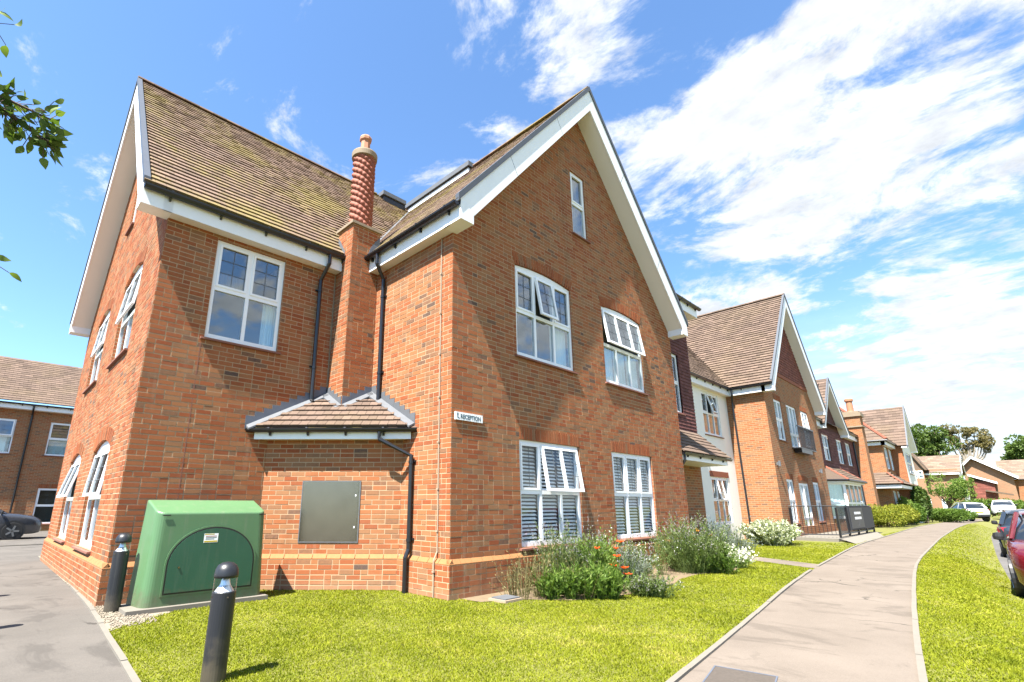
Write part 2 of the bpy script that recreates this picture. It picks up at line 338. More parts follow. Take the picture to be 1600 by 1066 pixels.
# ------------------------------------------------------------------ bricks
CH = .075
def row_segments(z0, z1, iv, holes):
    """what is left of the course z0..z1 on the interval iv once the holes (u0,u1,z0,z1) are cut out"""
    segs = [(iv[0], iv[1], z0, z1)]
    for h in holes:
        new = []
        for (a, b, c, d) in segs:
            if h[1] <= a or h[0] >= b or h[3] <= c+1e-4 or h[2] >= d-1e-4: new.append((a, b, c, d)); continue
            if a < h[0]: new.append((a, h[0], c, d))
            if b > h[1]: new.append((h[1], b, c, d))
            a2, b2 = max(a, h[0]), min(b, h[1])
            if h[2] > c+.012: new.append((a2, b2, c, h[2]))
            if h[3] < d-.012: new.append((a2, b2, h[3], d))
        segs = new
    return [q for q in segs if q[1]-q[0] > .012]
class Bricks:
    """collects the bricks of one house; the largest in the picture become objects of their own"""
    def __init__(s): s.items = []; s.rng = random.Random(5)
    def field(s, w, z0, z1, iv, holes=(), quoin=(), o=0.0, red=.0, seed=0, flemish=.35):
        rng = s.rng; k = 0; z = z0
        while z < z1-.02:
            zt = min(z+CH, z1); a, b = iv((z+zt)/2) if callable(iv) else iv
            kk = int(round(z/CH))
            if b > a:
                lay = []; u = math.floor(a/.225)*.225-(0 if kk % 2 else .1125)
                while u < b:
                    L = .225
                    if rng.random() < flemish*.5 : L = .1125
                    lay.append((u, u+L)); u += L
                for (sa, sb, sc, sd) in row_segments(z, zt, (a, b), holes):
                    for (ua, ub) in lay:
                        x0, x1 = max(ua, sa), min(ub, sb)
                        if x1-x0 < .02: continue
                        t = rng.random()**1.25
                        blotch = .5+.5*math.sin(ua*1.9+seed)*math.sin(z*1.3+seed*2.1)
                        t = min(1, max(0, t*.9+(blotch-.5)*.25))
                        qd = .34 if (kk//4) % 2 == 0 else .45
                        if any(abs((x0+x1)/2-q) < qd for q in quoin): t = rng.random()*.30 if rng.random() < .86 else .85
                        if rng.random() < red: t = rng.random()*.3
                        s.items.append((w, x0, x1, sc, sd, o+rng.uniform(-.0015, .0025), t, abs(x1-x0-.225) < 1e-3 and sd-sc > .07, abs(x1-x0-.1125) < 1e-3 and sd-sc > .07))
            z = zt
    def build(s, parent, n_single=300):
        cand = []
        for i, it in enumerate(s.items):
            w, x0, x1, z0, z1 = it[:5]
            if not (it[7] or it[8]): continue
            ps = [pix(w.P(x, z)) for x, z in ((x0, z0), (x1, z0), (x1, z1), (x0, z1))]
            if min(q[2] for q in ps) < .3 or not all(-20 < q[0] < 1620 and -20 < q[1] < 1086 for q in ps): continue
            if w.n.dot(CAMLOC-w.P(x0, z0)) < 0: continue
            ar = abs(sum(ps[k][0]*ps[(k+1) % 4][1]-ps[(k+1) % 4][0]*ps[k][1] for k in range(4)))/2
            cand.append((ar, i))
        cand.sort(reverse=True); one = set(i for _, i in cand[:n_single])
        meshes = {}
        for L in (.215, .1025):
            mb = MB(); e = .003; Lh, h = L/2-.001, .031
            # a brick with softened arrises: front face slightly smaller than its body
            mb.hexa([(-Lh, -.05, -h), (Lh, -.05, -h), (Lh, .012, -h), (-Lh, .012, -h), (-Lh, -.05, h), (Lh, -.05, h), (Lh, .012, h), (-Lh, .012, h)], 0)
            mb.v[0] = (-Lh+e, -.0045, -h+e); mb.v[1] = (Lh-e, -.0045, -h+e); mb.v[4] = (-Lh+e, -.0045, h-e); mb.v[5] = (Lh-e, -.0045, h-e)
            me = bpy.data.meshes.new('brick'); me.from_pydata(mb.v, [], mb.f); me.materials.append(MAT['brick_one']); meshes[L] = me
        rest = MB(); po = off(parent)
        for i, (w, x0, x1, z0, z1, o, t, full, head) in enumerate(s.items):
            if i in one:
                me = meshes[.215 if full else .1025]
                ob = bpy.data.objects.new('brick', me); COL.objects.link(ob); ob.parent = parent
                ob.location = w.P((x0+x1)/2, (z0+z1)/2, o)-po; ob.rotation_euler = (0, 0, math.atan2(w.d.y, w.d.x)); ob['tint'] = t
            else:
                j = .0062; jz = .0066; r = random.uniform
                w.box(rest, x0+j, x1-j, z0+jz+r(-.001, .001), z1-jz+r(-.001, .001), -.012, .0035+o, t, skip=(4,))
        rest.build('brick_courses', 'brick', parent, 'stuff')
def wall_panel(mb, w, zs, iv, holes, o=.0012):
    """the mortar wall behind the bricks: horizontal strips with the holes cut out; iv(z) gives its width"""
    for z0, z1 in zip(zs[:-1], zs[1:]):
        a0, b0 = iv(z0) if callable(iv) else iv; a1, b1 = iv(z1) if callable(iv) else iv
        cuts = sorted([h for h in holes if h[2] <= z0+1e-4 and h[3] >= z1-1e-4])
        u0, u1 = a0, a1
        for h in cuts:
            mb.poly([w.P(u0, z0, o), w.P(h[0], z0, o), w.P(h[0], z1, o), w.P(u1, z1, o)]); u0 = u1 = h[1]
        mb.poly([w.P(u0, z0, o), w.P(b0, z0, o), w.P(b1, z1, o), w.P(u1, z1, o)])
def reveals(mb, w, holes, depth=.12, o=0.0):
    for (a, b, c, d) in holes:
        P = w.P
        mb.poly([P(a, c, o), P(a, c, -depth), P(a, d, -depth), P(a, d, o)]); mb.poly([P(b, c, -depth), P(b, c, o), P(b, d, o), P(b, d, -depth)])
        mb.poly([P(a, d, o), P(a, d, -depth), P(b, d, -depth), P(b, d, o)]); mb.poly([P(a, c, -depth), P(a, c, o), P(b, c, o), P(b, c, -depth)])
def zcuts(z0, z1, holes, extra=()):
    return sorted(set([z0, z1]+[h[k] for h in holes for k in (2, 3) if z0 < h[k] < z1]+[e for e in extra if z0 < e < z1]))

# ------------------------------------------------------------------ roof tiles
class Tiles:
    def __init__(s): s.items = []; s.rng = random.Random(9)
    def plane(s, E, a, sl, L, lim, g=.175, tw=.15, th=.036, jit=.004):
        """E eave corner, a along the eave, sl up the slope (unit), L slope length, lim(v)->(u0,u1)"""
        E = Vector(E); a = Vector(a).normalized(); sl = Vector(sl).normalized(); n = a.cross(sl).normalized()
        if n.z < 0: n = -n
        r = 0; v = 0.0; rng = s.rng
        while v < L-.03:
            u0, u1 = lim(v+g/2); k0 = math.floor(u0/tw)-1; sh = (r % 2)*tw/2; row = rng.uniform(-.1, .1)
            for k in range(k0, int(u1/tw)+2):
                x0, x1 = max(u0, k*tw+sh), min(u1, (k+1)*tw+sh)
                if x1-x0 < .02: continue
                s.items.append((E, a, sl, n, x0, x1, v+rng.uniform(-jit, jit), min(g, L-v)+.05, th*rng.uniform(.8, 1.2), min(1, max(0, rng.gauss(.5, .22)+row)), x1-x0 > tw-1e-4 and L-v >= g))
            v += g; r += 1
        s.g = g; s.tw = tw; s.th = th
    def build(s, parent, m='tile', n_single=300, name='tile', stuff='tile_courses'):
        cand = []
        for i, it in enumerate(s.items):
            E, a, sl, n, x0, x1, v, g = it[:8]
            if not it[10]: continue
            c = E+a*((x0+x1)/2)+sl*(v+g/2)
            if n.dot(CAMLOC-c) < 0: continue
            ps = [pix(E+a*x+sl*y) for x, y in ((x0, v), (x1, v), (x1, v+g), (x0, v+g))]
            if min(q[2] for q in ps) < .3 or not all(0 < q[0] < 1600 and 0 < q[1] < 1066 for q in ps): continue
            cand.append((abs(sum(ps[k][0]*ps[(k+1) % 4][1]-ps[(k+1) % 4][0]*ps[k][1] for k in range(4)))/2, i))
        cand.sort(reverse=True); one = set(i for _, i in cand[:n_single]); po = off(parent)
        unit = bpy.data.meshes.new(name); w2, g = s.tw/2-.003, s.g+.05
        unit.from_pydata([(-w2, 0, -.004), (w2, 0, -.004), (w2, g, -.004), (-w2, g, -.004), (-w2, 0, s.th), (w2, 0, s.th), (w2, g, .003), (-w2, g, .003)], [], [(3, 2, 1, 0), (4, 5, 6, 7), (0, 1, 5, 4), (1, 2, 6, 5), (2, 3, 7, 6), (3, 0, 4, 7)])
        unit.materials.append(MAT[m+'_one'])
        rest = MB()
        for i, (E, a, sl, n, x0, x1, v, g, th, t, full) in enumerate(s.items):
            if i in one:
                ob = bpy.data.objects.new(name, unit); COL.objects.link(ob); ob.parent = parent
                p = E+a*((x0+x1)/2)+sl*v-po; aa = a if a.cross(sl).dot(n) > 0 else -a
                ob.matrix_basis = Matrix(((aa.x, sl.x, n.x, p.x), (aa.y, sl.y, n.y, p.y), (aa.z, sl.z, n.z, p.z), (0, 0, 0, 1))); ob['tint'] = t
            else:
                e = .003; Q = lambda x, y, h: E+a*x+sl*y+n*h
                rest.hexa([Q(x0+e, v, -.004), Q(x1-e, v, -.004), Q(x1-e, v+g, -.004), Q(x0+e, v+g, -.004), Q(x0+e, v, th), Q(x1-e, v, th), Q(x1-e, v+g, .003), Q(x0+e, v+g, .003)], t, skip=(0, 4))
        if rest.f: rest.build(stuff, m, parent, 'stuff')

# ------------------------------------------------------------------ windows
def window(root, w, u0, u1, z0, z1, cols=3, tr=.5, o=-.035, rise=0.0, open_=(), lead=True, blind=None, curtain=(), sill=True, room=True, lead_n=(2, 3), simple=False, name='window', fw_=.06, rows=2, glass='glass'):
    """open_: list of (first column, last column, degrees) of top-hung lights in the upper row standing open"""
    P = w.P; d = .06; fr = MB(); zt = z0+(z1-z0)*tr
    B = lambda mb, a, b, c, e, o0=o-d, o1=o: w.box(mb, a, b, c, e, o0, o1)
    B(fr, u0, u0+fw_, z0, z1); B(fr, u1-fw_, u1, z0, z1); B(fr, u0+fw_, u1-fw_, z0, z0+fw_*1.25); B(fr, u0+fw_, u1-fw_, z1-fw_, z1)
    if rows == 2: B(fr, u0+fw_, u1-fw_, zt-.035, zt+.035)
    cw = (u1-u0)/cols; us = [u0+k*cw for k in range(cols+1)]
    zlist = [(z0+fw_*1.25, zt-.035, False), (zt+.035, z1-fw_, True)] if rows == 2 else [(z0+fw_*1.25, z1-fw_, True)]
    for k in range(1, cols):
        for (za, zb, upper) in zlist:
            if upper and any(a < k <= b for a, b, _ in open_): continue
            B(fr, us[k]-.03, us[k]+.03, za, zb)
    if rise:                                              # curved head of the frame under the arch
        n = 12; pts = [P(u0, z1, o-d)]
        arc = [(u0+(u1-u0)*k/n, z1+rise*(1-(2*k/n-1)**2)) for k in range(n+1)]
        fr.prism([P(a, b, o-d) for a, b in arc]+[P(u1, z1-.01, o-d), P(u0, z1-.01, o-d)], w.n*(d+.004))
    win = fr.build(name, 'white', root)
    panes, lm = [], MB(); sash = MB()
    op = {k: (a, b, g) for a, b, g in open_ for k in range(a, b+1)}
    for (za, zb, upper) in zlist:
        for k in range(cols):
            a = us[k]+(fw_ if k == 0 else .03); b = us[k+1]-(fw_ if k == cols-1 else .03)
            if upper and k in op: continue
            if upper and not simple:                       # a casement frame round the light
                s_ = .038
                sash = MB(); B(sash, a, a+s_, za, zb, o-.02, o+.012); B(sash, b-s_, b, za, zb, o-.02, o+.012); B(sash, a+s_, b-s_, za, za+s_, o-.02, o+.012); B(sash, a+s_, b-s_, zb-s_, zb, o-.02, o+.012)
                sash.build('casement', 'white', win)
                a, b, za2, zb2 = a+s_, b-s_, za+s_, zb-s_
            else: za2, zb2 = za, zb
            pm = MB(); w.box(pm, a-.004, b+.004, za2-.004, zb2+.004, o-.03, o-.024); pm.build('pane', glass, win)
            if lead and upper:
                for i in range(1, lead_n[0]): x = a+(b-a)*i/lead_n[0]; w.box(lm, x-.005, x+.005, za2, zb2, o-.023, o-.019)
                for i in range(1, lead_n[1]): z = za2+(zb2-za2)*i/lead_n[1]; w.box(lm, a, b, z-.005, z+.005, o-.0225, o-.0195)
    for (ka, kb, deg) in open_:
        za, zb = zlist[-1][:2]; a, b = us[ka]+(fw_ if ka == 0 else .03), us[kb+1]-(fw_ if kb == cols-1 else .03)
        za -= .02; g = R(deg); H = zb
        def T(u, z, oo):                                   # rotate about the top edge
            dz = H-z; return P(u, H-dz*math.cos(g)-oo*math.sin(g)*0, o+.02+dz*math.sin(g)+oo*math.cos(g))
        def tb(mb, u_0, u_1, z_0, z_1, o0, o1):
            mb.hexa([T(u_0, z_0, o1), T(u_1, z_0, o1), T(u_1, z_0, o0), T(u_0, z_0, o0), T(u_0, z_1, o1), T(u_1, z_1, o1), T(u_1, z_1, o0), T(u_0, z_1, o0)])
        sm = MB(); s_ = .05
        tb(sm, a, a+s_, za, zb, -.03, .012); tb(sm, b-s_, b, za, zb, -.03, .012); tb(sm, a+s_, b-s_, za, za+s_, -.03, .012); tb(sm, a+s_, b-s_, zb-s_, zb, -.03, .012)
        for k in range(ka+1, kb+1): tb(sm, us[k]-.03, us[k]+.03, za+s_, zb-s_, -.03, .012)
        sm.build('open_sash', 'white', win)
        for k in range(ka, kb+1):
            aa = a+s_ if k == ka else us[k]+.03; bb = b-s_ if k == kb else us[k+1]-.03
            pm = MB(); tb(pm, aa-.004, bb+.004, za+s_-.004, zb-s_+.004, -.012, -.006); pm.build('pane', glass, win)
            if lead:
                for i in range(1, lead_n[0]): x = aa+(bb-aa)*i/lead_n[0]; tb(lm, x-.005, x+.005, za+s_, zb-s_, -.005, -.001)
                for i in range(1, lead_n[1]): z = za+s_+(zb-za-2*s_)*i/lead_n[1]; tb(lm, aa, bb, z-.005, z+.005, -.0045, -.0015)
    if lm.f: lm.build('leading', 'came', win)
    if sill:
        sm = MB(); sm.prism([P(u0-.06, z0-.05, -.10), P(u0-.06, z0-.05, .055), P(u0-.06, z0-.02, .055), P(u0-.06, z0-.004, -.10)], w.d*(u1-u0+.12)); sm.build('sill', sill if isinstance(sill, str) else 'sill', win)
    if room:
        rm = MB(); D = .9; a, b, c, e = u0-.02, u1+.02, z0-.02, z1+.02; q = o-d-.003
        rm.poly([P(a, c, -D), P(b, c, -D), P(b, e, -D), P(a, e, -D)]); rm.poly([P(a, c, q), P(a, c, -D), P(a, e, -D), P(a, e, q)]); rm.poly([P(b, c, -D), P(b, c, q), P(b, e, q), P(b, e, -D)])
        rm.poly([P(a, e, -D), P(b, e, -D), P(b, e, q), P(a, e, q)]); rm.poly([P(a, c, q), P(b, c, q), P(b, c, -D), P(a, c, -D)])
        rm.build('room_interior', 'room', win)
    if blind:
        bm = MB(); z = z0+.08
        while z < z1-.06:
            for k in range(cols):
                bm.hexa([P(us[k]+.04, z, -.15), P(us[k+1]-.04, z, -.15), P(us[k+1]-.04, z-.03, -.115), P(us[k]+.04, z-.03, -.115), P(us[k]+.04, z+.004, -.15), P(us[k+1]-.04, z+.004, -.15), P(us[k+1]-.04, z-.026, -.115), P(us[k]+.04, z-.026, -.115)])
            z += blind
        bm.build('blind', 'blind', win, 'stuff')
    for (a, b, c, e, mm) in curtain:                       # fractions of the opening
        cm = MB(); n = 14; ua, ub = u0+(u1-u0)*a, u0+(u1-u0)*b; za, zb = z0+(z1-z0)*c, z0+(z1-z0)*e
        for k in range(n):
            xa, xb = ua+(ub-ua)*k/n, ua+(ub-ua)*(k+1)/n; oa, ob_ = -.17+.018*math.sin(k*2.4), -.17+.018*math.sin((k+1)*2.4)
            cm.poly([P(xa, za, oa), P(xb, za, ob_), P(xb, zb, ob_), P(xa, zb, oa)])
        cm.build('curtain', mm, win)
    return win
def soldier(root, w, u0, u1, z, rise=0.0, h=.215, name='soldier_brick', singles=True, m='brick'):
    n = max(4, int(round((u1-u0+.02)/.075))); bw = (u1-u0+.02)/n; mb_all = MB()
    for k in range(n):
        ua = u0-.01+k*bw; f = lambda u: rise*max(0, 1-(2*(u-u0)/(u1-u0)-1)**2) if rise else 0
        lean = 0 if not rise else (((ua+bw/2)-(u0+u1)/2)/(u1-u0))*rise*2.2
        mb = MB() if singles else mb_all; P = w.P; e = .009; oo = .0075+random.uniform(-.001, .002)
        a0, a1 = ua+e, ua+bw-e; t = random.random()*.22 if random.random() < .85 else .8
        mb.hexa([P(a0, z+f(a0), oo), P(a1, z+f(a1), oo), P(a1, z+f(a1), -.1), P(a0, z+f(a0), -.1), P(a0+lean, z+f(a0)+h, oo), P(a1+lean, z+f(a1)+h, oo), P(a1+lean, z+f(a1)+h, -.1), P(a0+lean, z+f(a0)+h, -.1)], t)
        if singles: mb.build(name, m, root)
    if not singles: mb_all.build('soldier_course', m, root)

# ------------------------------------------------------------------ eaves, gables, rainwater goods
def gutter(root, A, B, outv, r=.062, brackets=.75, m='black', br=True):
    A, B, outv = Vector(A), Vector(B), Vector(outv).normalized(); mb = MB(); n = 8; d = (B-A)
    ring = [(-math.cos(math.pi*k/n)*r, -math.sin(math.pi*k/n)*r) for k in range(n+1)]
    inner = [(-math.cos(math.pi*k/n)*(r-.006), -math.sin(math.pi*k/n)*(r-.006)) for k in range(n, -1, -1)]
    mb.prism([A+outv*p+Vector((0, 0, q)) for p, q in ring+inner], d)
    for e in (A, B-d.normalized()*.006): mb.prism([e+outv*p+Vector((0, 0, q)) for p, q in ring], d.normalized()*.006)
    g = mb.build('gutter', m, root)
    if br:
        L = d.length; k = .35
        while k < L:
            b = MB(); c = A+d.normalized()*k
            b.prism([c+outv*(p*1.06)+Vector((0, 0, q*1.06-.001)) for p, q in ring]+[c+outv*r+Vector((0, 0, .012)), c-outv*r+Vector((0, 0, .012))], d.normalized()*.035)
            b.prism([c-outv*r+Vector((0, 0, -.01)), c-outv*(r*.2)+Vector((0, 0, -r)), c-outv*(r*.5)+Vector((0, 0, -r-.05)), c-outv*r+Vector((0, 0, -r-.05))], d.normalized()*.03)
            b.build('gutter_bracket', m, g); k += brackets
    return g
def downpipe(root, pts, r=.036, clips=(), m='black'):
    mb = MB(); mb.tube(pts, r, 10)
    p = mb.build('downpipe', m, root, smooth=False)
    for (c, nrm) in clips:
        b = MB(); c = Vector(c); nrm = Vector(nrm); side = nrm.cross(Vector((0, 0, 1)))
        b.tube([c-Vector((0, 0, .022)), c+Vector((0, 0, .022))], r+.008, 10)
        q = c-side*.065-nrm*.058; b.prism([q, q+side*.13, q+side*.13+nrm*.03, q+nrm*.03], (0, 0, .03)); b.build('pipe_clip', m, p)
    return p
def gable_trim(root, w, uc, zr, m, hw, ov, wall_hw, zs=5.67, dv=.56, box=.29, vergem='verge'):
    """barge boards, sloping soffits, boxed eave ends and verge caps of a gable in the wall frame w"""
    P = w.P
    for sg in (-1, 1):
        U = lambda x: uc+sg*x
        b = MB(); b.prism([P(U(0), zr, ov-.03), P(U(hw), zr-m*hw, ov-.03), P(U(hw), zr-m*hw-dv*.2, ov-.03), P(U(hw-box), max(zs, zr-m*(hw-box)-dv), ov-.03), P(U(0), zr-dv, ov-.03)], w.n*.03)
        bb = b.build('barge_board', 'white', root)
        for x in (hw*.33, hw*.70):
            j = MB(); q0, q1 = x, x+.007; j.prism([P(U(q0), zr-m*q0-.02, ov), P(U(q1), zr-m*q1-.02, ov), P(U(q1+.42), zr-m*(q1)-dv+.14, ov), P(U(q0+.42), zr-m*(q0)-dv+.14, ov)] if False else [P(U(q0), zr-m*q0-.02, ov), P(U(q1), zr-m*q1-.02, ov), P(U(q1-.18), zr-m*(q1-.18)-dv+.02, ov), P(U(q0-.18), zr-m*(q0-.18)-dv+.02, ov)], w.n*.0012); j.build('board_joint', 'lead', bb)
        s_ = MB(); q = .03
        s_.prism([P(U(0), zr-dv+.035, 0), P(U(hw-box+.02), zr-m*(hw-box+.02)-dv+.035, 0), P(U(hw-box+.02), zr-m*(hw-box+.02)-dv+.015, 0), P(U(0), zr-dv+.015, 0)], w.n*(ov-.03)); s_.build('verge_soffit', 'soffit', root)
        e = MB(); e.prism([P(U(hw), zs, -.001), P(U(hw-box), zs, -.001), P(U(hw-box), zr-m*(hw-box)-dv+.06, -.001), P(U(hw), zr-m*hw-.04, -.001)], w.n*(ov+.004)); e.build('eave_box', 'white', root)
        v = MB(); h = .07
        v.prism([P(U(-.0), zr+.125, ov-.06), P(U(hw+.06), zr-m*(hw+.06)+.125, ov-.06), P(U(hw+.06), zr-m*(hw+.06)-.01, ov-.06), P(U(0), zr-.01, ov-.06)], w.n*.085); v.build('verge_cap', vergem, root)
def fascia(root, w, u0, u1, depth_out, zs=5.67, zt=6.0):
    f = MB(); w.box(f, u0, u1, zs, zt, depth_out-.022, depth_out); fo_ = f.build('fascia', 'white', root)
    k = u0+1.1
    while k < u1-.3:
        j = MB(); w.box(j, k, k+.05, zs+.002, zt-.002, depth_out, depth_out+.004); j.build('joint_cover', 'white', fo_); k += 2.4
    s_ = MB(); w.box(s_, u0, u1, zs+.006, zs+.018, 0, depth_out-.022); s_.build('eave_soffit', 'soffit', root)
def ridge_tiles(root, A, B, r=.11, L=.33, m='tile'):
    A, B = Vector(A), Vector(B); d = (B-A); n = int(d.length/L); d.normalize(); side = d.cross(Vector((0, 0, 1)))
    for k in range(n):
        mb = MB(); c = A+d*(k*L); pr = [(math.cos(math.pi*j/6)*r, math.sin(math.pi*j/6)*r*.8-.03) for j in range(7)]
        mb.prism([c+side*p+Vector((0, 0, q)) for p, q in pr], d*(L-.008), random.random()); mb.build('ridge_tile', m, root)
# ------------------------------------------------------------------ the near brick house
L, D, W = 3.561, 2.793, 7.9
ZS, ZR, MM, HW = 5.67, 10.93, 1.175, 4.16
house = thing('brick_house', 'large near brick house with two steep gables, a twisted chimney and a reception sign', 'house', (0, 0, 0))
F2 = Wall((0, 0), (1, 0)); SD = Wall((0, D), (0, -1)); W1 = Wall((-L, D), (1, 0)); G1 = Wall((-L, D+W), (0, -1))
CW = Wall((-1.62, D), (1.62, -1.593)); CL = 2.272
KL = Wall((-.61, D), (0, -1)); KF = Wall((-.61, 2.24), (1, 0))
gab = lambda z: (0, W) if z <= 5.72 else (W/2-max(0, (10.42-z)/MM), W/2+max(0, (10.42-z)/MM))
E = .006
gab_o = lambda z: (gab(z)[0]-(E if z <= 5.72 else 0), gab(z)[1]+(E if z <= 5.72 else 0))
hF2 = [(1.55, 3.31, 3.87, 5.74), (4.49, 6.25, 3.87, 5.74), (1.55, 3.31, .61, 2.36), (4.49, 6.22, .61, 2.36), (3.56, 4.12, 7.12, 8.75)]
hW1 = [(.76, 1.935, 3.865, 5.60)]
hG1 = [(4.79, 6.39, 3.85, 5.62), (1.69, 3.29, 3.85, 5.62), (4.85, 6.45, .60, 2.36), (1.69, 3.29, .60, 2.36), (3.65, 4.25, 7.2, 8.75)]
hCW = [(.67, 1.595, .71, 1.635)]
wall = MB()
wall_panel(wall, F2, zcuts(-.1, 10.40, hF2, (5.72,)), gab, hF2); wall_panel(wall, G1, zcuts(-.1, 10.40, hG1, (5.72,)), gab, hG1)
wall_panel(wall, W1, zcuts(-.1, 5.7, hW1), (0, L), hW1); wall_panel(wall, SD, [-.1, 5.7], (0, D), []); wall_panel(wall, CW, zcuts(-.1, 2.6, hCW), (0, CL), hCW)
wall_panel(wall, KL, [2.3, 6.58], (0, .553), []); wall_panel(wall, KF, [2.3, 6.58], (0, .61), [])
for w_, a, b in ((F2, -.05, W+.05), (G1, 0, W+.05), (W1, -.05, 2.0), (SD, 1.5, D+.05), (CW, 0, CL)): wall_panel(wall, w_, [-.1, .45], (a, b), [], .0512)
wallo = wall.build('wall', 'mortar', house)
for w_, hs in ((F2, hF2), (W1, hW1), (G1, hG1), (CW, hCW)):
    for h_ in hs: rv = MB(); reveals(rv, w_, [h_]); rv.build('window_reveal', 'far_brick_red', wallo)
br = Bricks()
br.field(F2, .525, 10.42, gab_o, hF2, (0, W), seed=1); br.field(G1, .525, 10.42, gab_o, hG1, (0, W), seed=2, red=.15)
br.field(W1, .525, 5.68, (-E, L), hW1, (0,), seed=3, red=.25); br.field(SD, .525, 5.68, (0, D+E), (), (D,), seed=4)
br.field(CW, .525, 2.5, (0, CL), hCW, (), seed=5, flemish=.05)
br.field(KL, 2.4, 6.57, (0, .553+E), (), (.553,), seed=6); br.field(KF, 2.4, 6.57, (-E, .61), (), (0,), seed=7, red=.5)
for w_, a, b in ((F2, -.05-E, W+.05), (G1, 0, W+.05+E), (W1, -.05-E, 2.0), (SD, 1.5, D+.05+E), (CW, 0, CL)):
    br.field(w_, -.075, .45, (a, b), (), (), o=.05, red=.45, seed=8)
br.build(wallo)
for w_, a, b in ((F2, -.05, W+.05), (G1, 0, W+.05), (W1, -.05, 2.0), (SD, 1.62, D+.05), (CW, .02, CL-.02)):
    n = int(round((b-a)/.225)); s_ = (b-a)/n
    for k in range(n):
        p = MB(); u0, u1 = a+k*s_+.004, a+(k+1)*s_-.004
        if k == 0: u0 -= .004
        if k == n-1: u1 += .004
        v = w_.P; p.prism([v(u0, .452, .054), v(u0, .466, .054), v(u0, .527, .002), v(u0, .527, -.01), v(u0, .452, -.01)], w_.d*(u1-u0), random.random()); p.build('plinth_brick', 'plinth', wallo)
mj = MB(); W1.box(mj, .715, .727, .5, 3.75, -.01, .0062); mj.build('movement_joint', 'sill', wallo)
mj = MB(); SD.box(mj, D-.905-.9, D-.895-.9+.004, .5, 2.3, -.01, .0062); mj.build('movement_joint', 'mortar', wallo)
mj = MB(); W1.box(mj, 2.925, 2.945, 2.9, 5.66, -.01, .012); mj.build('movement_joint', 'stone', wallo)
# windows of the facade with the sign
window(house, F2, 1.55, 3.31, 3.87, 5.64, 3, .5, rise=.07, open_=((1, 1, 9),), curtain=((.68, .97, .03, .5, 'curtain'),))
window(house, F2, 4.49, 6.25, 3.87, 5.64, 3, .5, rise=.07, open_=((0, 2, 8.5),), curtain=((.03, .33, .03, .5, 'curtain'), (.36, .64, .03, .5, 'curtain'), (.68, .97, .03, .5, 'curtain')))
window(house, F2, 1.55, 3.31, .61, 2.36, 3, .5, open_=((1, 2, 9),), blind=.062, glass='glass_low')
window(house, F2, 4.49, 6.22, .61, 2.36, 3, .5, blind=.062, glass='glass_low')
window(house, F2, 3.56, 4.12, 7.12, 8.75, 1, .5, lead=False, curtain=((0, 1, 0, 1, 'drape'),))
window(house, W1, .76, 1.935, 3.865, 5.60, 2, .505, curtain=((.78, .98, .03, .5, 'curtain'), (.05, .45, .55, .7, 'drape')))
for u0, u1, z0, zt, op in ((4.79, 6.39, 3.85, 5.48, ((0, 1, 6),)), (1.69, 3.29, 3.85, 5.48, ((0, 1, 5),)), (4.85, 6.45, .60, 2.20, ((0, 1, 6),)), (1.69, 3.29, .60, 2.20, ((0, 1, 13),))):
    window(house, G1, u0, u1, z0, zt, 2, .5, rise=.14, open_=op, o=-.05)
window(house, G1, 3.65, 4.25, 7.2, 8.75, 1, .5, lead=False)
soldier(house, F2, 1.55, 3.31, 5.645, .075); soldier(house, F2, 4.49, 6.25, 5.645, .075); soldier(house, F2, 1.55, 3.31, 2.362); soldier(house, F2, 4.49, 6.22, 2.362)
for u0, u1, z in ((4.79, 6.39, 5.485), (1.69, 3.29, 5.485), (4.85, 6.45, 2.205), (1.69, 3.29, 2.205)): soldier(house, G1, u0, u1, z, .145)
# roofs
sl = math.hypot(1, MM); zt = lambda dist: ZR+.03-MM*dist
dk = MB()
yb = 12.5
dk.poly([(-4.0, 2.52, zt(4.22)-.03), (-.27, 2.52, zt(4.22)-.03), (3.95, 6.74, zt(0)-.03), (-4.0, 6.74, zt(0)-.03)])
dk.poly([(-.27, -.43, zt(4.22)-.03), (3.95, -.43, zt(0)-.03), (3.95, 6.74, zt(0)-.03), (-.27, 2.52, zt(4.22)-.03)])
dk.poly([(8.17, -.43, zt(4.22)-.03), (8.17, yb, zt(4.22)-.03), (3.95, yb, zt(0)-.03), (3.95, -.43, zt(0)-.03)])
dk.poly([(-4.0, 10.96, zt(4.22)-.03), (-4.0, 6.74, zt(0)-.03), (3.95, 6.74, zt(0)-.03), (3.95, 10.96, zt(4.22)-.03)])
roof = dk.build('roof', 'tile', house)
T = Tiles(); Lr = 4.22*sl
T.plane((-4.0, 2.52, zt(4.22)), (1, 0, 0), (0, 1/sl, MM/sl), Lr, lambda v: (0, 2.52+v/sl-D+4.0))
T.plane((-.27, -.43, zt(4.22)), (0, 1, 0), (1/sl, 0, MM/sl), Lr, lambda v: (0, -.27+v/sl+D+.43), th=.010)
T.th = .036; T.build(roof)
rs = Tiles(); rs.plane((8.17, -.43, zt(4.22)), (0, 1, 0), (-1/sl, 0, MM/sl), Lr, lambda v: (0, 11), tw=.6, g=.35); rs.plane((-4, 10.96, zt(4.22)), (1, 0, 0), (0, -1/sl, MM/sl), Lr, lambda v: (0, 7.95), tw=.6, g=.35)
rs.build(roof, n_single=0, stuff='rear_tile_courses')
vl = MB(); A, B = Vector((-.27, 2.52, zt(4.22)+.01)), Vector((3.95, 6.74, zt(0)+.01)); sd_ = Vector((1, -1, 0)).normalized()*.07
vl.hexa([A-sd_, A+sd_, B+sd_, B-sd_, A-sd_+Vector((0, 0, .03)), A+sd_+Vector((0, 0, .03)), B+sd_+Vector((0, 0, .03)), B-sd_+Vector((0, 0, .03))]); vl.build('valley_lead', 'lead', roof)
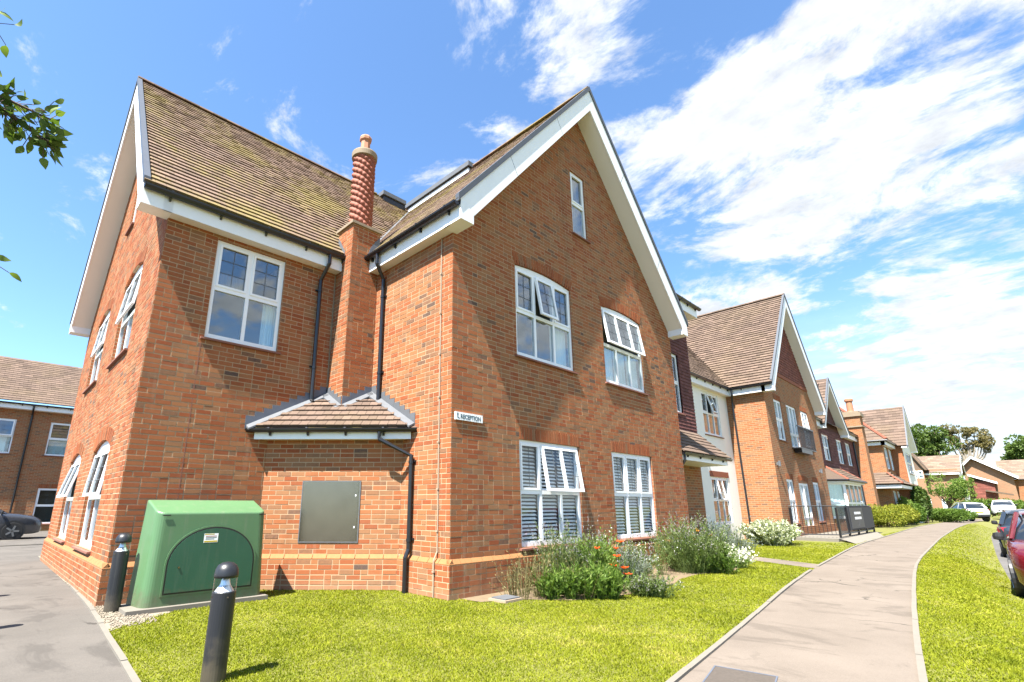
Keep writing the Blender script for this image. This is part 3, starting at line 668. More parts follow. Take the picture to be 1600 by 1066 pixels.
ridge_tiles(roof, (-4.0, 6.74, ZR+.05), (2.7, 6.74, ZR+.05)); ridge_tiles(roof, (3.95, -.43, ZR+.05), (3.95, 3.7, ZR+.05))
gable_trim(house, F2, W/2, ZR, MM, HW, .415, W/2); gable_trim(house, G1, W/2, ZR, MM, HW, .42, W/2)
fascia(house, W1, -.13, L-.61, .21); fascia(house, SD, .42, D+.13, .206)
gutter(house, W1.P(-.42, 5.955, .275), W1.P(L-.62, 5.955, .275), W1.n, .068); gutter(house, SD.P(.33, 5.955, .275), SD.P(D+.40, 5.955, .275), SD.n, .068)
dp = lambda w, *q: [w.P(*p) for p in q]
nn = lambda w, u, z: (w.P(u, z, .06), w.n)
downpipe(house, dp(W1, (2.655, 5.93, .275), (2.655, 5.72, .275), (2.61, 5.42, .06), (2.625, 3.10, .06), (2.63, 3.04, .12)), clips=[nn(W1, 2.61, 5.2), nn(W1, 2.62, 3.7)])
downpipe(house, dp(SD, (.93, 5.93, .275), (.93, 5.70, .275), (.85, 5.46, .06), (.87, 3.10, .06), (.87, 3.02, .13)), clips=[nn(SD, .85, 5.1), nn(SD, .865, 3.6)])
downpipe(house, [CW.P(1.92, 2.42, .26), CW.P(1.92, 2.30, .26), (-.06, .885, 2.03), (-.06, .885, .62), (-.115, .885, .5), (-.115, .885, -.02)], clips=[((-.06, .885, 1.93), SD.n), ((-.06, .885, .75), SD.n)])
cd = MB(); cd.tube(dp(SD, (D-.27, 5.69, .015), (D-.26, .62, .015), (D-.27, .5, .07), (D-.27, -.02, .07)), .0115, 6)
cdo = cd.build('conduit', 'conduit', house)
for z in (5.0, 4.3, 3.6, 2.9, 2.2, 1.5, .9, .35):
    b = MB(); o_ = .07 if z < .5 else .015; b.box(-o_-.018, -o_+.013, .27-.02 if z > 3 else .255-.02+.01, .27+.02, z-.012, z+.012); b.build('pipe_clip', 'conduit', cdo)
# flat-topped lead box on the ridges
lb = MB(); lb.box(3.86, 4.30, 3.72, 7.6, 10.5, 11.0); lbo = lb.build('ridge_box', 'white', house)
c = MB(); c.box(3.80, 4.36, 3.65, 7.7, 11.04, 11.19); c.build('lead_cap', 'lead', lbo)
c = MB(); c.box(3.84, 4.32, 3.70, 7.62, 11.0, 11.04); c.build('drip_trim', 'black', lbo)
lb = MB(); lb.box(2.75, 3.6, 6.5, 7.2, 10.6, 10.93); lbo = lb.build('ridge_box', 'black', house)
c = MB(); c.box(2.7, 3.6, 6.45, 7.25, 10.93, 11.07); c.build('lead_cap', 'lead', lbo)
# chimney
ch = MB(); ch.box(-.655, .03, 2.195, 2.84, 6.58, 6.635); cho = ch.build('chimney_cap', 'stone', house)
fl = MB(); n_, nz = 120, 170; cx, cy = -.305, 2.515; z0, z1 = 6.65, 8.33
for j in range(nz+1):
    z = z0+(z1-z0)*j/nz
    for i in range(n_):
        th = 2*math.pi*i/n_
        a = 6*th+2*math.pi*(z-z0)/.135; b = 14*th-2*math.pi*(z-z0)/.34
        rr = .196+.046*(abs(math.cos(a/2))**.8)*(.62+.38*abs(math.cos(b/2)))
        fl.v.append((cx+rr*math.cos(th), cy+rr*math.sin(th), z))
for j in range(nz):
    for i in range(n_):
        k = (i+1) % n_; fl.f.append((j*n_+i, j*n_+k, (j+1)*n_+k, (j+1)*n_+i)); fl.t.append(0)
flo = fl.build('twisted_flue', 'terra', house, smooth=True)
c = MB(); c.lathe((cx, cy, 8.33), [(.20, -.02), (.262, .0), (.268, .10), (.262, .125), (.19, .16), (.10, .19)], 40); c.build('flue_collar', 'stone', flo)
c = MB(); c.lathe((cx, cy, 8.48), [(.105, 0), (.098, .30), (.128, .33), (.132, .385), (.105, .43), (.085, .44)], 8); c.build('chimney_pot', 'pot', house)
# corner lean-to with its lead flashings, gutter and hatch
zl, sp = 2.505, .78; cc = 1/math.hypot(1, sp); nv = -CW.n
A = CW.P(-.27, zl, .275); slv = Vector((nv.x, nv.y, sp)).normalized(); LL = .98/cc
def lt_lim(v):
    d = v*cc; p0 = A+nv*d
    ua = (p0.y-(D-.005))/(-CW.d.y) if p0.y > D-.005 else (p0.y-(D-.005))/(-CW.d.y)
    ub = (-.005-p0.x)/CW.d.x
    lo, hi = ua+.10, ub-.10
    return lo, hi
lt = MB(); a0, b0 = lt_lim(0)[0]-.1, lt_lim(0)[1]+.1
lt.poly([A+CW.d*a0-Vector((0, 0, .02)), A+CW.d*b0-Vector((0, 0, .02)), Vector((-.002, D-.002, zl+1.40*sp-.02))])
lro = lt.build('corner_roof', 'tile', house)
TL = Tiles()
def lim2(v):                                             # two runs of tiles either side of the chimney corner
    return lt_lim(v)
TL.plane(A, CW.d, slv, .60/cc, lt_lim, tw=.145)
kc = Vector((-.61, 2.24, 0)); dk_ = (kc-A).dot(nv)
def left_run(v): lo, hi = lt_lim(v); return lo, min(hi, (kc-A).dot(CW.d)-.06-((v*cc)-dk_)*1.0)
def right_run(v): lo, hi = lt_lim(v); return max(lo, (kc-A).dot(CW.d)+.06+((v*cc)-dk_)*1.0), hi
A2 = A+slv*(.525/cc*0+.70); 
TL.plane(A+slv*.70, CW.d, slv, .24, lambda v: left_run(v+.70), tw=.145); TL.plane(A+slv*.70, CW.d, slv, .24, lambda v: right_run(v+.70), tw=.145)
TL.build(lro, m='tile_clean')
def step_flash(w, ua, ub, zf, h=.15, t='lead_dark'):
    """stepped lead against the wall w above the roof line z = zf(u)"""
    mb = MB(); up_ = zf(ub) > zf(ua); top = []; n = max(2, int(abs(zf(ub)-zf(ua))/.075)); 
    for k in range(n):
        u0, u1 = ua+(ub-ua)*k/n, ua+(ub-ua)*(k+1)/n; zz = max(zf(u0), zf(u1))+h-.075*.5
        top += [(u0, zz), (u1, zz)]
    poly = [w.P(ua, zf(ua)-.03, .006), w.P(ub, zf(ub)-.03, .006)]+[w.P(u, z, .006) for u, z in reversed(top)]
    mb.prism(poly, w.n*.006); return mb.build('stepped_flashing', t, lro)
zroof = lambda x, y: zl+sp*((Vector((x, y, 0))-Vector((A.x, A.y, 0))).dot(nv))
step_flash(W1, L-2.02, L-.62, lambda u: zroof(u-L, D)); step_flash(SD, .56, D-.885, lambda u: zroof(0, D-u), t='lead')
step_flash(KL, .0, .545, lambda u: zroof(-.61, D-u), .13, 'lead'); step_flash(KF, .005, .60, lambda u: zroof(-.61+u, 2.24), .13)
def strip(p, q, side, wd=.11, h=.030):
    mb = MB(); p, q, s_ = Vector(p), Vector(q), Vector(side).normalized()*wd; e = Vector((0, 0, h))
    P3 = lambda v: Vector((v.x, v.y, zroof(v.x, v.y)))
    mb.hexa([P3(p), P3(p+s_), P3(q+s_), P3(q), P3(p)+e, P3(p+s_)+e, P3(q+s_)+e, P3(q)+e]); mb.build('roof_lead', 'lead', lro)
strip((-2.0, D-.015, 0), (-.62, D-.015, 0), (0, -1, 0)); strip((-.015, .89, 0), (-.015, 2.22, 0), (-1, 0, 0))
strip((-.625, 2.75, 0), (-.625, 2.22, 0), (-1, 0, 0)); strip((-.60, 2.225, 0), (-.03, 2.225, 0), (0, -1, 0))
f = MB(); CW.box(f, -.15, CL+.15, 2.31, 2.425, .17, .19); f.build('fascia', 'white', house)
f = MB(); CW.box(f, -.1, CL+.1, 2.315, 2.33, 0, .17); f.build('eave_soffit', 'soffit', house)
gutter(house, CW.P(-.245, 2.475, .255), CW.P(CL+.245, 2.475, .255), CW.n, .062, .62)
hd = MB(); CW.box(hd, .668, 1.597, .708, 1.637, -.05, .012); 
hdo = hd.build('metal_hatch', 'steel', house)
hd = MB(); CW.box(hd, .692, 1.573, .732, 1.613, .0125, .018); hd.build('hatch_door', 'steel', hdo)
for q_ in ((.655, 1.61, 1.637, 1.65), (.655, 1.61, .695, .708), (.655, .668, .708, 1.637), (1.597, 1.61, .708, 1.637)):
    hd = MB(); CW.box(hd, *q_, -.02, .0165); hd.build('hatch_frame', 'lead', hdo)
for z in (.93, 1.42):
    b = MB(); CW.box(b, 1.53, 1.548, z-.014, z+.014, .02, .032); b.build('hatch_lock', 'white', hdo)
# small lead soakers where the eaves meet the chimney
zr_ = lambda y: zt(6.74-y)
sf = MB(); sf.prism([KL.P(.30, zr_(D-.30)-.12, .004), KL.P(.02, zr_(D-.02)-.05, .004), KL.P(.02, zr_(D-.02)+.16, .004), KL.P(.16, zr_(D-.16)+.14, .004), KL.P(.30, zr_(D-.30)+.10, .004)], KL.n*.008); sf.build('chimney_flashing', 'lead', house)
zx = lambda x: zt(3.95-x)
sf = MB(); sf.prism([KF.P(.32, zx(-.29)-.06, .004), KF.P(.61, zx(0)-.06, .004), KF.P(.61, zx(0)+.18, .004), KF.P(.5, zx(-.11)+.17, .004), KF.P(.4, zx(-.2)+.10, .004)], KF.n*.008); sf.build('chimney_flashing', 'lead_dark', house)

# ------------------------------------------------------------------ reception sign
sg = MB(); F2.box(sg, .06, .64, 2.525, 2.645, .008, .032)
sign = sg.build('reception_sign', 'white', None, base=(.35, 0, 2.58)); tag(sign, 'small white sign reading RECEPTION on the brick corner', 'sign')
MAT['ink'] = mat('sign_ink', (.05, .085, .10), .6)
def text_mesh(body, width, size, m, bold=0.0):
    fc = bpy.data.curves.new('lettering', 'FONT'); fc.body = body; fc.size = size; fc.extrude = .0008; fc.offset = bold
    to = bpy.data.objects.new('lettering', fc); COL.objects.link(to); bpy.context.view_layer.update()
    me = bpy.data.meshes.new_from_object(to.evaluated_get(bpy.context.evaluated_depsgraph_get())); bpy.data.objects.remove(to)
    xs = [v.co.x for v in me.vertices]; k = width/(max(xs)-min(xs)); x0 = min(xs)
    for v in me.vertices: v.co.x = (v.co.x-x0)*k
    me.materials.clear(); me.materials.append(MAT[m]); me.name = 'lettering'; return me
fo = put('lettering', text_mesh('RECEPTION', .43, .095, 'ink', .0025), sign)
fo.matrix_basis = Matrix(((1, 0, 0, -.185), (0, 0, -1, -.0335), (0, 1, 0, -.031), (0, 0, 0, 1)))
ar = MB(); F2.box(ar, .092, .118, 2.59, 2.63, .032, .0335); F2.box(ar, .097, .111, 2.555, 2.595, .032, .0335)
ar.prism([F2.P(.092, 2.562, .032), F2.P(.135, 2.538, .032), F2.P(.148, 2.552, .032), F2.P(.108, 2.572, .032)], F2.n*.0012); ar.build('arrow_mark', 'ink', sign)
# ------------------------------------------------------------------ ground, paths, road
def lerp(x, pts):
    xs, ys = zip(*pts); return np.interp(x, xs, ys)
def crv(pts, n=400):                                     # smooth curve through points, tabulated
    xs, ys = np.array(pts).T; q = np.linspace(xs[0], xs[-1], n); y = np.interp(q, xs, ys)
    for _ in range(3): y = np.convolve(np.pad(y, 6, mode='edge'), np.ones(13)/13, 'valid')
    y[0], y[-1] = ys[0], ys[-1]; return lambda x: np.interp(x, q, y)
PLf = crv([(-14, -5.3), (-8, -4.55), (-1, -3.64), (1.2, -3.36), (6.26, -2.65), (16.7, -1.78), (24, -1.65), (36, -1.3), (48, -1.5), (60, -2.2), (95, -4)])
PRf = crv([(-14, -7.0), (-8, -6.1), (.3, -4.89), (4.43, -4.44), (10.5, -3.85), (23.25, -3.36), (36, -3.1), (48, -3.15), (60, -3.68), (95, -5.6)])
REf = crv([(-14, -8.0), (-2, -6.6), (8.8, -5.40), (19.0, -4.95), (36, -4.45), (60, -4.9), (120, -6.0)])
EDGE = lambda y: -3.66+(y-2.83)*.0568 if y < 2.83 else -3.66+(y-2.83)*.025
def hz(x, y):
    t = np.clip((REf(x)+1.0-y)/1.0, 0, 1); far = np.clip((x-45)/25, 0, 1)
    return -.35*t*t*(3-2*t)*(1-far)
xs = np.concatenate([[-400, -60], np.arange(-16, 46, 1.0), np.arange(48, 130, 6.0), [300, 700]]); ys = np.concatenate([[-400, -60, -20], np.arange(-9, -2, .2), np.arange(-2, 8, 2), [15, 40, 120, 500]])
gx, gy = np.meshgrid(xs, ys, indexing='ij'); gz = np.where(np.abs(gx) < 200, hz(np.clip(gx, -14, 120), gy), 0)
V = np.stack([gx, gy, gz], -1).reshape(-1, 3); ny = len(ys)
F = np.array([[i*ny+j, (i+1)*ny+j, (i+1)*ny+j+1, i*ny+j+1] for i in range(len(xs)-1) for j in range(ny-1)])
np_mesh('ground', V, F, np.zeros(len(F)), 'turf', None, 'structure')
def strip_mesh(name, xa, fa, fb, m, z=.004, step=.5):
    mb = MB()
    for a, b in zip(xa[:-1], xa[1:]):
        mb.poly([(a, float(fb(a)), z), (b, float(fb(b)), z), (b, float(fa(b)), z), (a, float(fa(a)), z)])
    return mb.build(name, m, None, 'structure')
strip_mesh('footpath', np.concatenate([np.arange(-13, 40, .5), np.arange(40, 70, 2)]), PLf, PRf, 'asphalt')
strip_mesh('road', np.concatenate([np.arange(-13, 40, 1.), np.arange(40, 118, 3)]), lambda x: REf(x), lambda x: REf(x)-6.5, 'road', -.34)
sp = MB(); sp.poly([(9.15, -.25, .005), (7.85, -2.55, .005), (8.75, -2.42, .005), (10.0, -.25, .005)]); sp.build('side_path', 'asphalt', None, 'structure')
cy_ = MB(); cy_.poly([(-40, -8, .004), (EDGE(-8)-.0, -8, .004), (EDGE(2.83), 2.83, .004), (EDGE(12), 12, .004), (EDGE(12), 29.3, .004), (-40, 29.3, .004)]); cy_.poly([(EDGE(12), 11.4, .0042), (20, 11.4, .0042), (20, 29.3, .0042), (EDGE(12), 29.3, .0042)]); cy_.build('courtyard', 'drive', None, 'structure')
gv = MB(); gv.poly([(EDGE(1.05), 1.05, .006), (-3.45, 1.36, .006), (-3.0, 1.72, .006), (-3.05, D+.02, .006), (-L, D+.02, .006), (-L, 12, .006), (EDGE(12), 12, .006), (EDGE(2.83), 2.83, .006)]); gv.build('gravel_strip', 'gravel', None, 'structure')
n_ = 2600; py_ = RNG.uniform(1.2, 7, n_); px_ = RNG.uniform(0, 1, n_); px_ = np.where(py_ < D, EDGE(1.5)+.05+px_*np.where(py_ < 2.0, .45, .32), EDGE(6)+.0+px_*.10-.045); s_ = RNG.uniform(.006, .017, n_)
o_ = np.array([[1, 0, 0], [0, 1, 0], [-1, 0, 0], [0, -1, 0], [0, 0, .8], [0, 0, -.5]]); V = (o_[None]*s_[:, None, None]*RNG.uniform(.7, 1.3, (n_, 6, 1))+np.stack([px_, py_, 0*px_+.01], -1)[:, None]).reshape(-1, 3)
f_ = np.array([[0, 1, 4], [1, 2, 4], [2, 3, 4], [3, 0, 4], [1, 0, 5], [2, 1, 5], [3, 2, 5], [0, 3, 5]]); np_mesh('pebbles', V, (np.arange(n_)[:, None, None]*6+f_[None]).reshape(-1, 3), np.zeros(n_*8), 'gravel', None, 'stuff')
sb = MB()
pts = [(.15, .0), (.2, -.42), (.7, -.62), (1.2, -1.2), (2.2, -1.5), (3.0, -1.35), (3.6, -1.5), (4.3, -1.3), (5.2, -1.25), (6.3, -1.55), (7.3, -1.3), (8.2, -.9), (9.0, 0)]
sb.poly([(x, y, .007) for x, y in pts]); sb.build('flower_bed', 'soil', None, 'structure')
# concrete edging stones
ed = thing('path_edging', '', ''); del ed['label'], ed['category']; ed['kind'] = 'structure'
stone_cache = {}
def edging(p, q, w_=.05, h=.026):
    p, q = Vector((*p, 0)), Vector((*q, 0)); d = q-p; Ln = d.length; s_ = d.cross(Vector((0, 0, 1))).normalized()
    key = round(Ln, 2)
    if key not in stone_cache:
        mb = MB(); mb.box(-key/2+.004, key/2-.004, -w_/2, w_/2, -.05, h)
        me = bpy.data.meshes.new('edging_stone'); me.from_pydata(mb.v, [], mb.f); me.materials.append(MAT['concrete']); stone_cache[key] = me
    o = bpy.data.objects.new('edging_stone', stone_cache[key]); COL.objects.link(o); o.parent = ed; o.location = (p+q)/2+Vector((0, 0, random.uniform(-.004, .004))); o.rotation_euler = (0, 0, math.atan2(d.y, d.x)+random.uniform(-.006, .006))
for f in (PLf, PRf):
    x = -6.0
    while x < 44:
        st = .9 if x < 30 else 1.8
        a, b = (x, float(f(x))), (x+st*.99, float(f(x+st*.99)))
        if not (f is PLf and 7.7 < x+.4 < 8.6): edging(a, b)
        x += st*.99
y = -3.0
while y < 11.6:
    edging((EDGE(y), y), (EDGE(y+.9), y+.9)); y += .9
for k in range(5): edging((-4.6+k*.9, 16.9+k*.05), (-3.7+k*.9, 16.95+k*.05), .12, .06)
# covers
mh = thing('manhole_cover', 'recessed dark cover set into the near end of the footpath', 'manhole cover', (-.62, -3.97, 0))
q_ = [Vector(p) for p in ((-.40, -3.70, 0), (-.9, -3.80, 0), (-.86, -4.25, 0), (-.33, -4.14, 0))]; cn = sum(q_, Vector())/4
cvm = MB(); cvm.poly([cn+(p-cn)*.95+Vector((0, 0, .0095)) for p in q_]); cvm.build('infill', 'patch', mh)
for a, b in zip(q_, q_[1:]+q_[:1]):
    f = MB(); up_ = Vector((0, 0, .012)); f.hexa([a, b, cn+(b-cn)*.95, cn+(a-cn)*.95, a+up_, b+up_, cn+(b-cn)*.95+up_, cn+(a-cn)*.95+up_]); f.build('frame', 'lead_dark', mh)
dc = MB(); dc.box(.36, .72, -.72, -.40, -.02, .035); dco = dc.build('drain_cover', 'conduit', None, base=(.54, -.56, 0)); tag(dco, 'small pale drain cover in the soil by the brick corner', 'drain cover')
dg = MB(); dg.box(.39, .69, -.69, -.43, .035, .05); dg.build('grating', 'lead', dco)

# ------------------------------------------------------------------ grass
def in_poly(x, y, poly):
    c = np.zeros(len(x), bool); n = len(poly)
    for i in range(n):
        (x0, y0), (x1, y1) = poly[i], poly[(i+1) % n]
        if y0 == y1: continue
        c ^= ((y0 > y) != (y1 > y)) & (x < (x1-x0)*(y-y0)/(y1-y0)+x0)
    return c
def lawn_mask(x, y):
    pl, pr, re = PLf(x), PRf(x), REf(x)
    edge = np.where(y < 2.83, -3.66+(y-2.83)*.0568, -3.66)
    a = (y > pl+.0) & (x > edge+.0) & (y < np.where(x < -1.62, D-.06, np.where(x < 0, 1.2-(x)*.983-.06, np.where(x < 9.2, -.07, np.where(x < 17.0, 1.7, -1.3)))))
    a &= ~in_poly(x, y, [(-3.9, 1.0), (-3.45, 1.42), (-3.1, 1.70), (-2.9, 1.78), (-1.75, 1.79), (-1.75, 2.9), (-4, 2.9)]); a &= ~in_poly(x, y, pts)
    a &= ~in_poly(x, y, [(9.1, -.2), (7.8, -2.6), (8.8, -2.5), (10.05, -.2)])
    b = (y < pr-.0) & (y > re+.02)
    return (a | b) & (x < 46)
def scatter(n, x0, x1, y0, y1, rr):
    x = RNG.uniform(x0, x1, n); y = RNG.uniform(y0, y1, n); r = np.hypot(x-CAMLOC.x, y-CAMLOC.y)
    k = lawn_mask(x, y) & (RNG.random(n) < np.minimum(1, (rr/r)**1.3)); return x[k], y[k], r[k]
gx_, gy_, gr_ = [np.concatenate(q) for q in zip(scatter(900000, -4, 3, -6.8, 3, 3.6), scatter(480000, 3, 14, -6, 1.8, 7.0), scatter(150000, 14, 46, -6, 2, 18.))]
n = len(gx_); h = RNG.uniform(.009, .026, n)*(1+.25*np.sin(gx_*3.1)*np.sin(gy_*2.7)); wd = .0016+.0008*gr_
wd = np.minimum(wd, .02); an = RNG.uniform(0, 2*np.pi, n); ln = RNG.uniform(0, .035, n); la = RNG.uniform(0, 2*np.pi, n)
z0 = hz(gx_, gy_); base = np.stack([gx_, gy_, z0-.002], -1); sx = np.stack([np.cos(an)*wd, np.sin(an)*wd, 0*an], -1)
tip = base+np.stack([np.cos(la)*ln, np.sin(la)*ln, h], -1)
V = np.stack([base-sx, base+sx, tip], 1).reshape(-1, 3); F = np.arange(3*n).reshape(-1, 3)
def waves(x, y, f0, f1, n=14):
    o = np.zeros(len(x))
    for _ in range(n): a, f, p = RNG.uniform(0, 2*np.pi), RNG.uniform(f0, f1), RNG.uniform(0, 2*np.pi); o += np.sin((x*np.cos(a)+y*np.sin(a))*f+p)
    return o/np.sqrt(n/2)
pat = .45+.16*waves(gx_, gy_, .8, 3)+.17*waves(gx_, gy_, 5, 16)+.10*waves(gx_, gy_, 20, 50)
np_mesh('grass', V, F, np.clip(pat*.5+RNG.normal(.26, .15, n), 0, 1), 'grass', None, 'stuff')

# ------------------------------------------------------------------ green cabinet
MAT['cab'] = mat('green_grp', (.125, .26, .118), .42, var=.16, vs=1.6, bs=30, bstr=.05, dirt=.22)
MAT['cab_door'] = mat('dark_green_grp', (.03, .125, .072), .35, var=.18, vs=2.5, dirt=.12)
import bmesh
cab = thing('utility_cabinet', 'green moulded utility cabinet with a dark green arched door', 'utility cabinet', (-2.56, 2.1, 0))
bm = bmesh.new()
cs = [(-3.29, 1.885, .05), (-1.83, 1.885, .05), (-1.83, 2.36, .05), (-3.36, 2.36, .05), (-3.26, 1.90, 1.17), (-1.88, 1.90, 1.17), (-1.90, 2.36, 1.34), (-3.30, 2.36, 1.34)]
vs = [bm.verts.new(Vector(c)-off(cab)) for c in cs]
for q in ((3, 2, 1, 0), (4, 5, 6, 7), (0, 1, 5, 4), (1, 2, 6, 5), (2, 3, 7, 6), (3, 0, 4, 7)): bm.faces.new([vs[i] for i in q])
bm.edges.ensure_lookup_table()
vert = [e for e in bm.edges if abs(e.verts[0].co.z-e.verts[1].co.z) > .8 and max(v.co.y for v in e.verts) < 0]
bmesh.ops.bevel(bm, geom=vert, offset=.10, segments=6, affect='EDGES', profile=.5)
topf = [e for e in bm.edges if all(v.co.z > 1.1 for v in e.verts)]
bmesh.ops.bevel(bm, geom=topf, offset=.022, segments=3, affect='EDGES', profile=.5)
me = bpy.data.meshes.new('shell'); bm.to_mesh(me); bm.free(); me.materials.append(MAT['cab']); put('shell', me, cab)
KW = Wall((-2.545, 1.887), (1, 0)); KW.n = Vector((0, -1, 0))
def arch_pts(hw, z0, z1, zs, n=22, o=0.0):
    p = [KW.P(-hw, z0, o), KW.P(hw, z0, o)]
    return p+[KW.P(hw*math.cos(math.pi*k/n), zs+(z1-zs)*math.sin(math.pi*k/n), o) for k in range(n+1)]
rim = MB(); rim.prism(arch_pts(.565, .165, 1.005, .52), (0, -.012, 0)); rim.build('door_rim', 'cab', cab)
sl_ = MB(); sl_.prism(arch_pts(.545, .185, .985, .52, o=.012), (0, -.002, 0)); sl_.build('door_gap', 'black', cab)  # recessed gap round the door, its shade put in as a black band
dr = MB(); dr.prism(arch_pts(.525, .205, .965, .52, o=.014), (0, -.006, 0)); dro = dr.build('door', 'cab_door', cab)
st = MB(); KW.box(st, -.145, .03, .785, .90, .020, .0215); sto = st.build('sticker', 'white', dro)
MAT['yel'] = mat('sticker_yellow', (.75, .55, .05), .5); MAT['redink'] = mat('sticker_red', (.5, .06, .04), .5)
y_ = MB(); KW.box(y_, -.14, .025, .79, .81, .0215, .0222); KW.box(y_, -.14, -.02, .885, .896, .0215, .0222); y_.build('sticker_band', 'yel', dro)
for k in range(3):
    y_ = MB(); KW.box(y_, -.125, .012-.03*(k == 2), .862-k*.018, .870-k*.018, .0215, .0222); y_.build('sticker_line', 'redink' if k == 0 else 'ink', dro)
kn = MB(); kn.lathe((0, 0, 0), [(.014, 0), (.012, .01)], 10); kn.v = [(KW.P(-.40, .50, .02+z).x+x, KW.P(0, 0, .02+z).y, .50+y) for x, y, z in kn.v]; kn.build('lock', 'steel', dro)
for u in (-.66, .56):
    vt = MB(); KW.box(vt, u, u+.09, 1.133, 1.148, -.005, .0045); vt.build('vent_slot', 'black', cab)
ps = MB(); ps.box(-3.46, -1.78, 1.80, 2.42, -.05, .055); ps.build('concrete_base', 'concrete', cab)

# ------------------------------------------------------------------ bollards
MAT['boll'] = mat('bollard_paint', (.012, .013, .016), .42, var=.2, vs=9, dirt=.10)
MAT['lens'] = glass_mat('bollard_lens', (.93, .95, .95), 1.35); MAT['reflector'] = mat('reflector_cone', (.75, .76, .78), .25, .6, var=.05)
def bollard():
    t = thing('lighting_bollard', '', 'bollard', (0, 0, 0), 'black lighting bollards along the drive edge')
    b = MB(); b.lathe((0, 0, -.05), [(.086, 0), (.086, .755), (.081, .76)], 28); b.build('post', 'boll', t, smooth=False)
    b = MB(); b.lathe((0, 0, .71), [(.083, 0), (.083, .10)], 28); b.build('lens', 'lens', t)
    b = MB(); b.lathe((0, 0, .711), [(.07, 0), (.04, .045), (.026, .098)], 20); b.build('reflector_cone', 'reflector', t)
    b = MB(); b.lathe((0, 0, .81), [(.087, 0), (.088, .02), (.083, .06), (.067, .09), (.04, .108), (.01, .114)], 28); b.build('cap', 'boll', t, smooth=True)
    for k in range(4):
        a = k*math.pi/2+.5; s = MB(); s.box((.085)*math.cos(a)-.006, (.085)*math.cos(a)+.006, (.085)*math.sin(a)-.006, (.085)*math.sin(a)+.006, .67, .682); s.build('screw', 'steel', t)
    return t
b0 = bollard()
def copy_tree(o, parent=None):
    c = o.copy(); COL.objects.link(c); c.parent = parent; OFF[c.name] = OFF.get(o.name, Vector())
    for k in list(o.children): copy_tree(k, c)
    return c
for i, (x, y, lb_) in enumerate([(-3.52, 2.25, 'black lighting bollard on the gravel beside the green cabinet'), (-3.45, -1.27, 'black lighting bollard standing nearest in the grass in front of the cabinet'), (-4.93, 2.0, 'bollard beyond the drive whose domed shadow falls on the asphalt, nearer one'), (-4.92, 4.6, 'bollard beyond the drive whose domed shadow falls on the asphalt, farther one')]):
    o = b0 if i == 0 else copy_tree(b0); o.location = (x, y, -.09 if i == 1 else 0); o['label'] = lb_; o.rotation_euler = (R(.6*i), 0, i*1.1)

# ------------------------------------------------------------------ plants
def leaves(P, dirs, ln, wd, fold=.25, rng=RNG):
    """folded diamond leaves at P along dirs"""
    n = len(P); r = rng.normal(size=(n, 3)); s = np.cross(dirs, r); s /= np.linalg.norm(s, axis=1, keepdims=True)+1e-9; u = np.cross(s, dirs)
    ln = np.broadcast_to(ln, n)[:, None]; wd = np.broadcast_to(wd, n)[:, None]
    mid = P+dirs*ln*.45+u*wd*fold
    V = np.stack([P, mid-s*wd*.5-u*wd*fold*1.4, P+dirs*ln, mid+s*wd*.5-u*wd*fold*1.4], 1).reshape(-1, 3)
    i = np.arange(n)*4; F = np.stack([i, i+1, i+2, i, i+2, i+3], 1).reshape(-1, 3); return V, F
def shaped_leaves(P, dirs, ln, wd, rng=RNG):
    """pointed oval leaves of ten edges, cupped along the midrib, for foliage close to the camera"""
    n = len(P); r = rng.normal(size=(n, 3)); s = np.cross(dirs, r); s /= np.linalg.norm(s, axis=1, keepdims=True)+1e-9; u = np.cross(s, dirs)
    ln = np.broadcast_to(ln, n)[:, None]; wd = np.broadcast_to(wd, n)[:, None]; pr = [(0, 0), (.18, .34), (.42, .5), (.68, .38), (.88, .15), (1.0, 0), (.88, -.15), (.68, -.38), (.42, -.5), (.18, -.34)]
    V = np.stack([P+dirs*ln*a+s*wd*b+u*(wd*.5*abs(b)-ln*.22*a*a) for a, b in pr], 1).reshape(-1, 3); i = np.arange(n)*10
    F = np.concatenate([np.stack([i+a, i+b, i+c], 1) for a, b, c in ((0, 1, 9), (1, 2, 8), (1, 8, 9), (2, 3, 7), (2, 7, 8), (3, 4, 6), (3, 6, 7), (4, 5, 6))]); return V, F
def unit(v): return v/(np.linalg.norm(v, axis=1, keepdims=True)+1e-9)
def rdir(n, upb=0.0): v = RNG.normal(size=(n, 3)); v[:, 2] += upb; return unit(v)
MAT['lav'] = leaf_mat('grey_green_leaf', (.10, .16, .045), (.24, .31, .10), .3); MAT['green_leaf'] = leaf_mat('fresh_leaf', (.085, .165, .025), (.22, .33, .065), .35, .5, (.30, .36, .10))
MAT['dry_leaf'] = leaf_mat('dry_leaf', (.13, .13, .05), (.32, .28, .13), .2); MAT['lavflower'] = leaf_mat('lavender_flower', (.15, .14, .15), (.28, .26, .27), .2)
MAT['white_flower'] = leaf_mat('white_flower', (.60, .60, .52), (.85, .85, .80), .3); MAT['poppy'] = leaf_mat('poppy_petal', (.60, .045, .015), (.80, .12, .03), .35); MAT['orange'] = leaf_mat('orange_petal', (.75, .22, .02), (.85, .33, .05), .3)
MAT['dark_leaf'] = leaf_mat('dark_leaf', (.04, .085, .018), (.14, .21, .05), .25, .45); MAT['yellow_leaf'] = leaf_mat('yellow_leaf', (.17, .22, .025), (.38, .38, .05), .35); MAT['sage'] = leaf_mat('sage_leaf', (.15, .19, .15), (.33, .38, .31), .25)
MAT['varieg'] = leaf_mat('variegated_leaf', (.20, .27, .10), (.66, .68, .48), .3, .5, (.78, .78, .62))
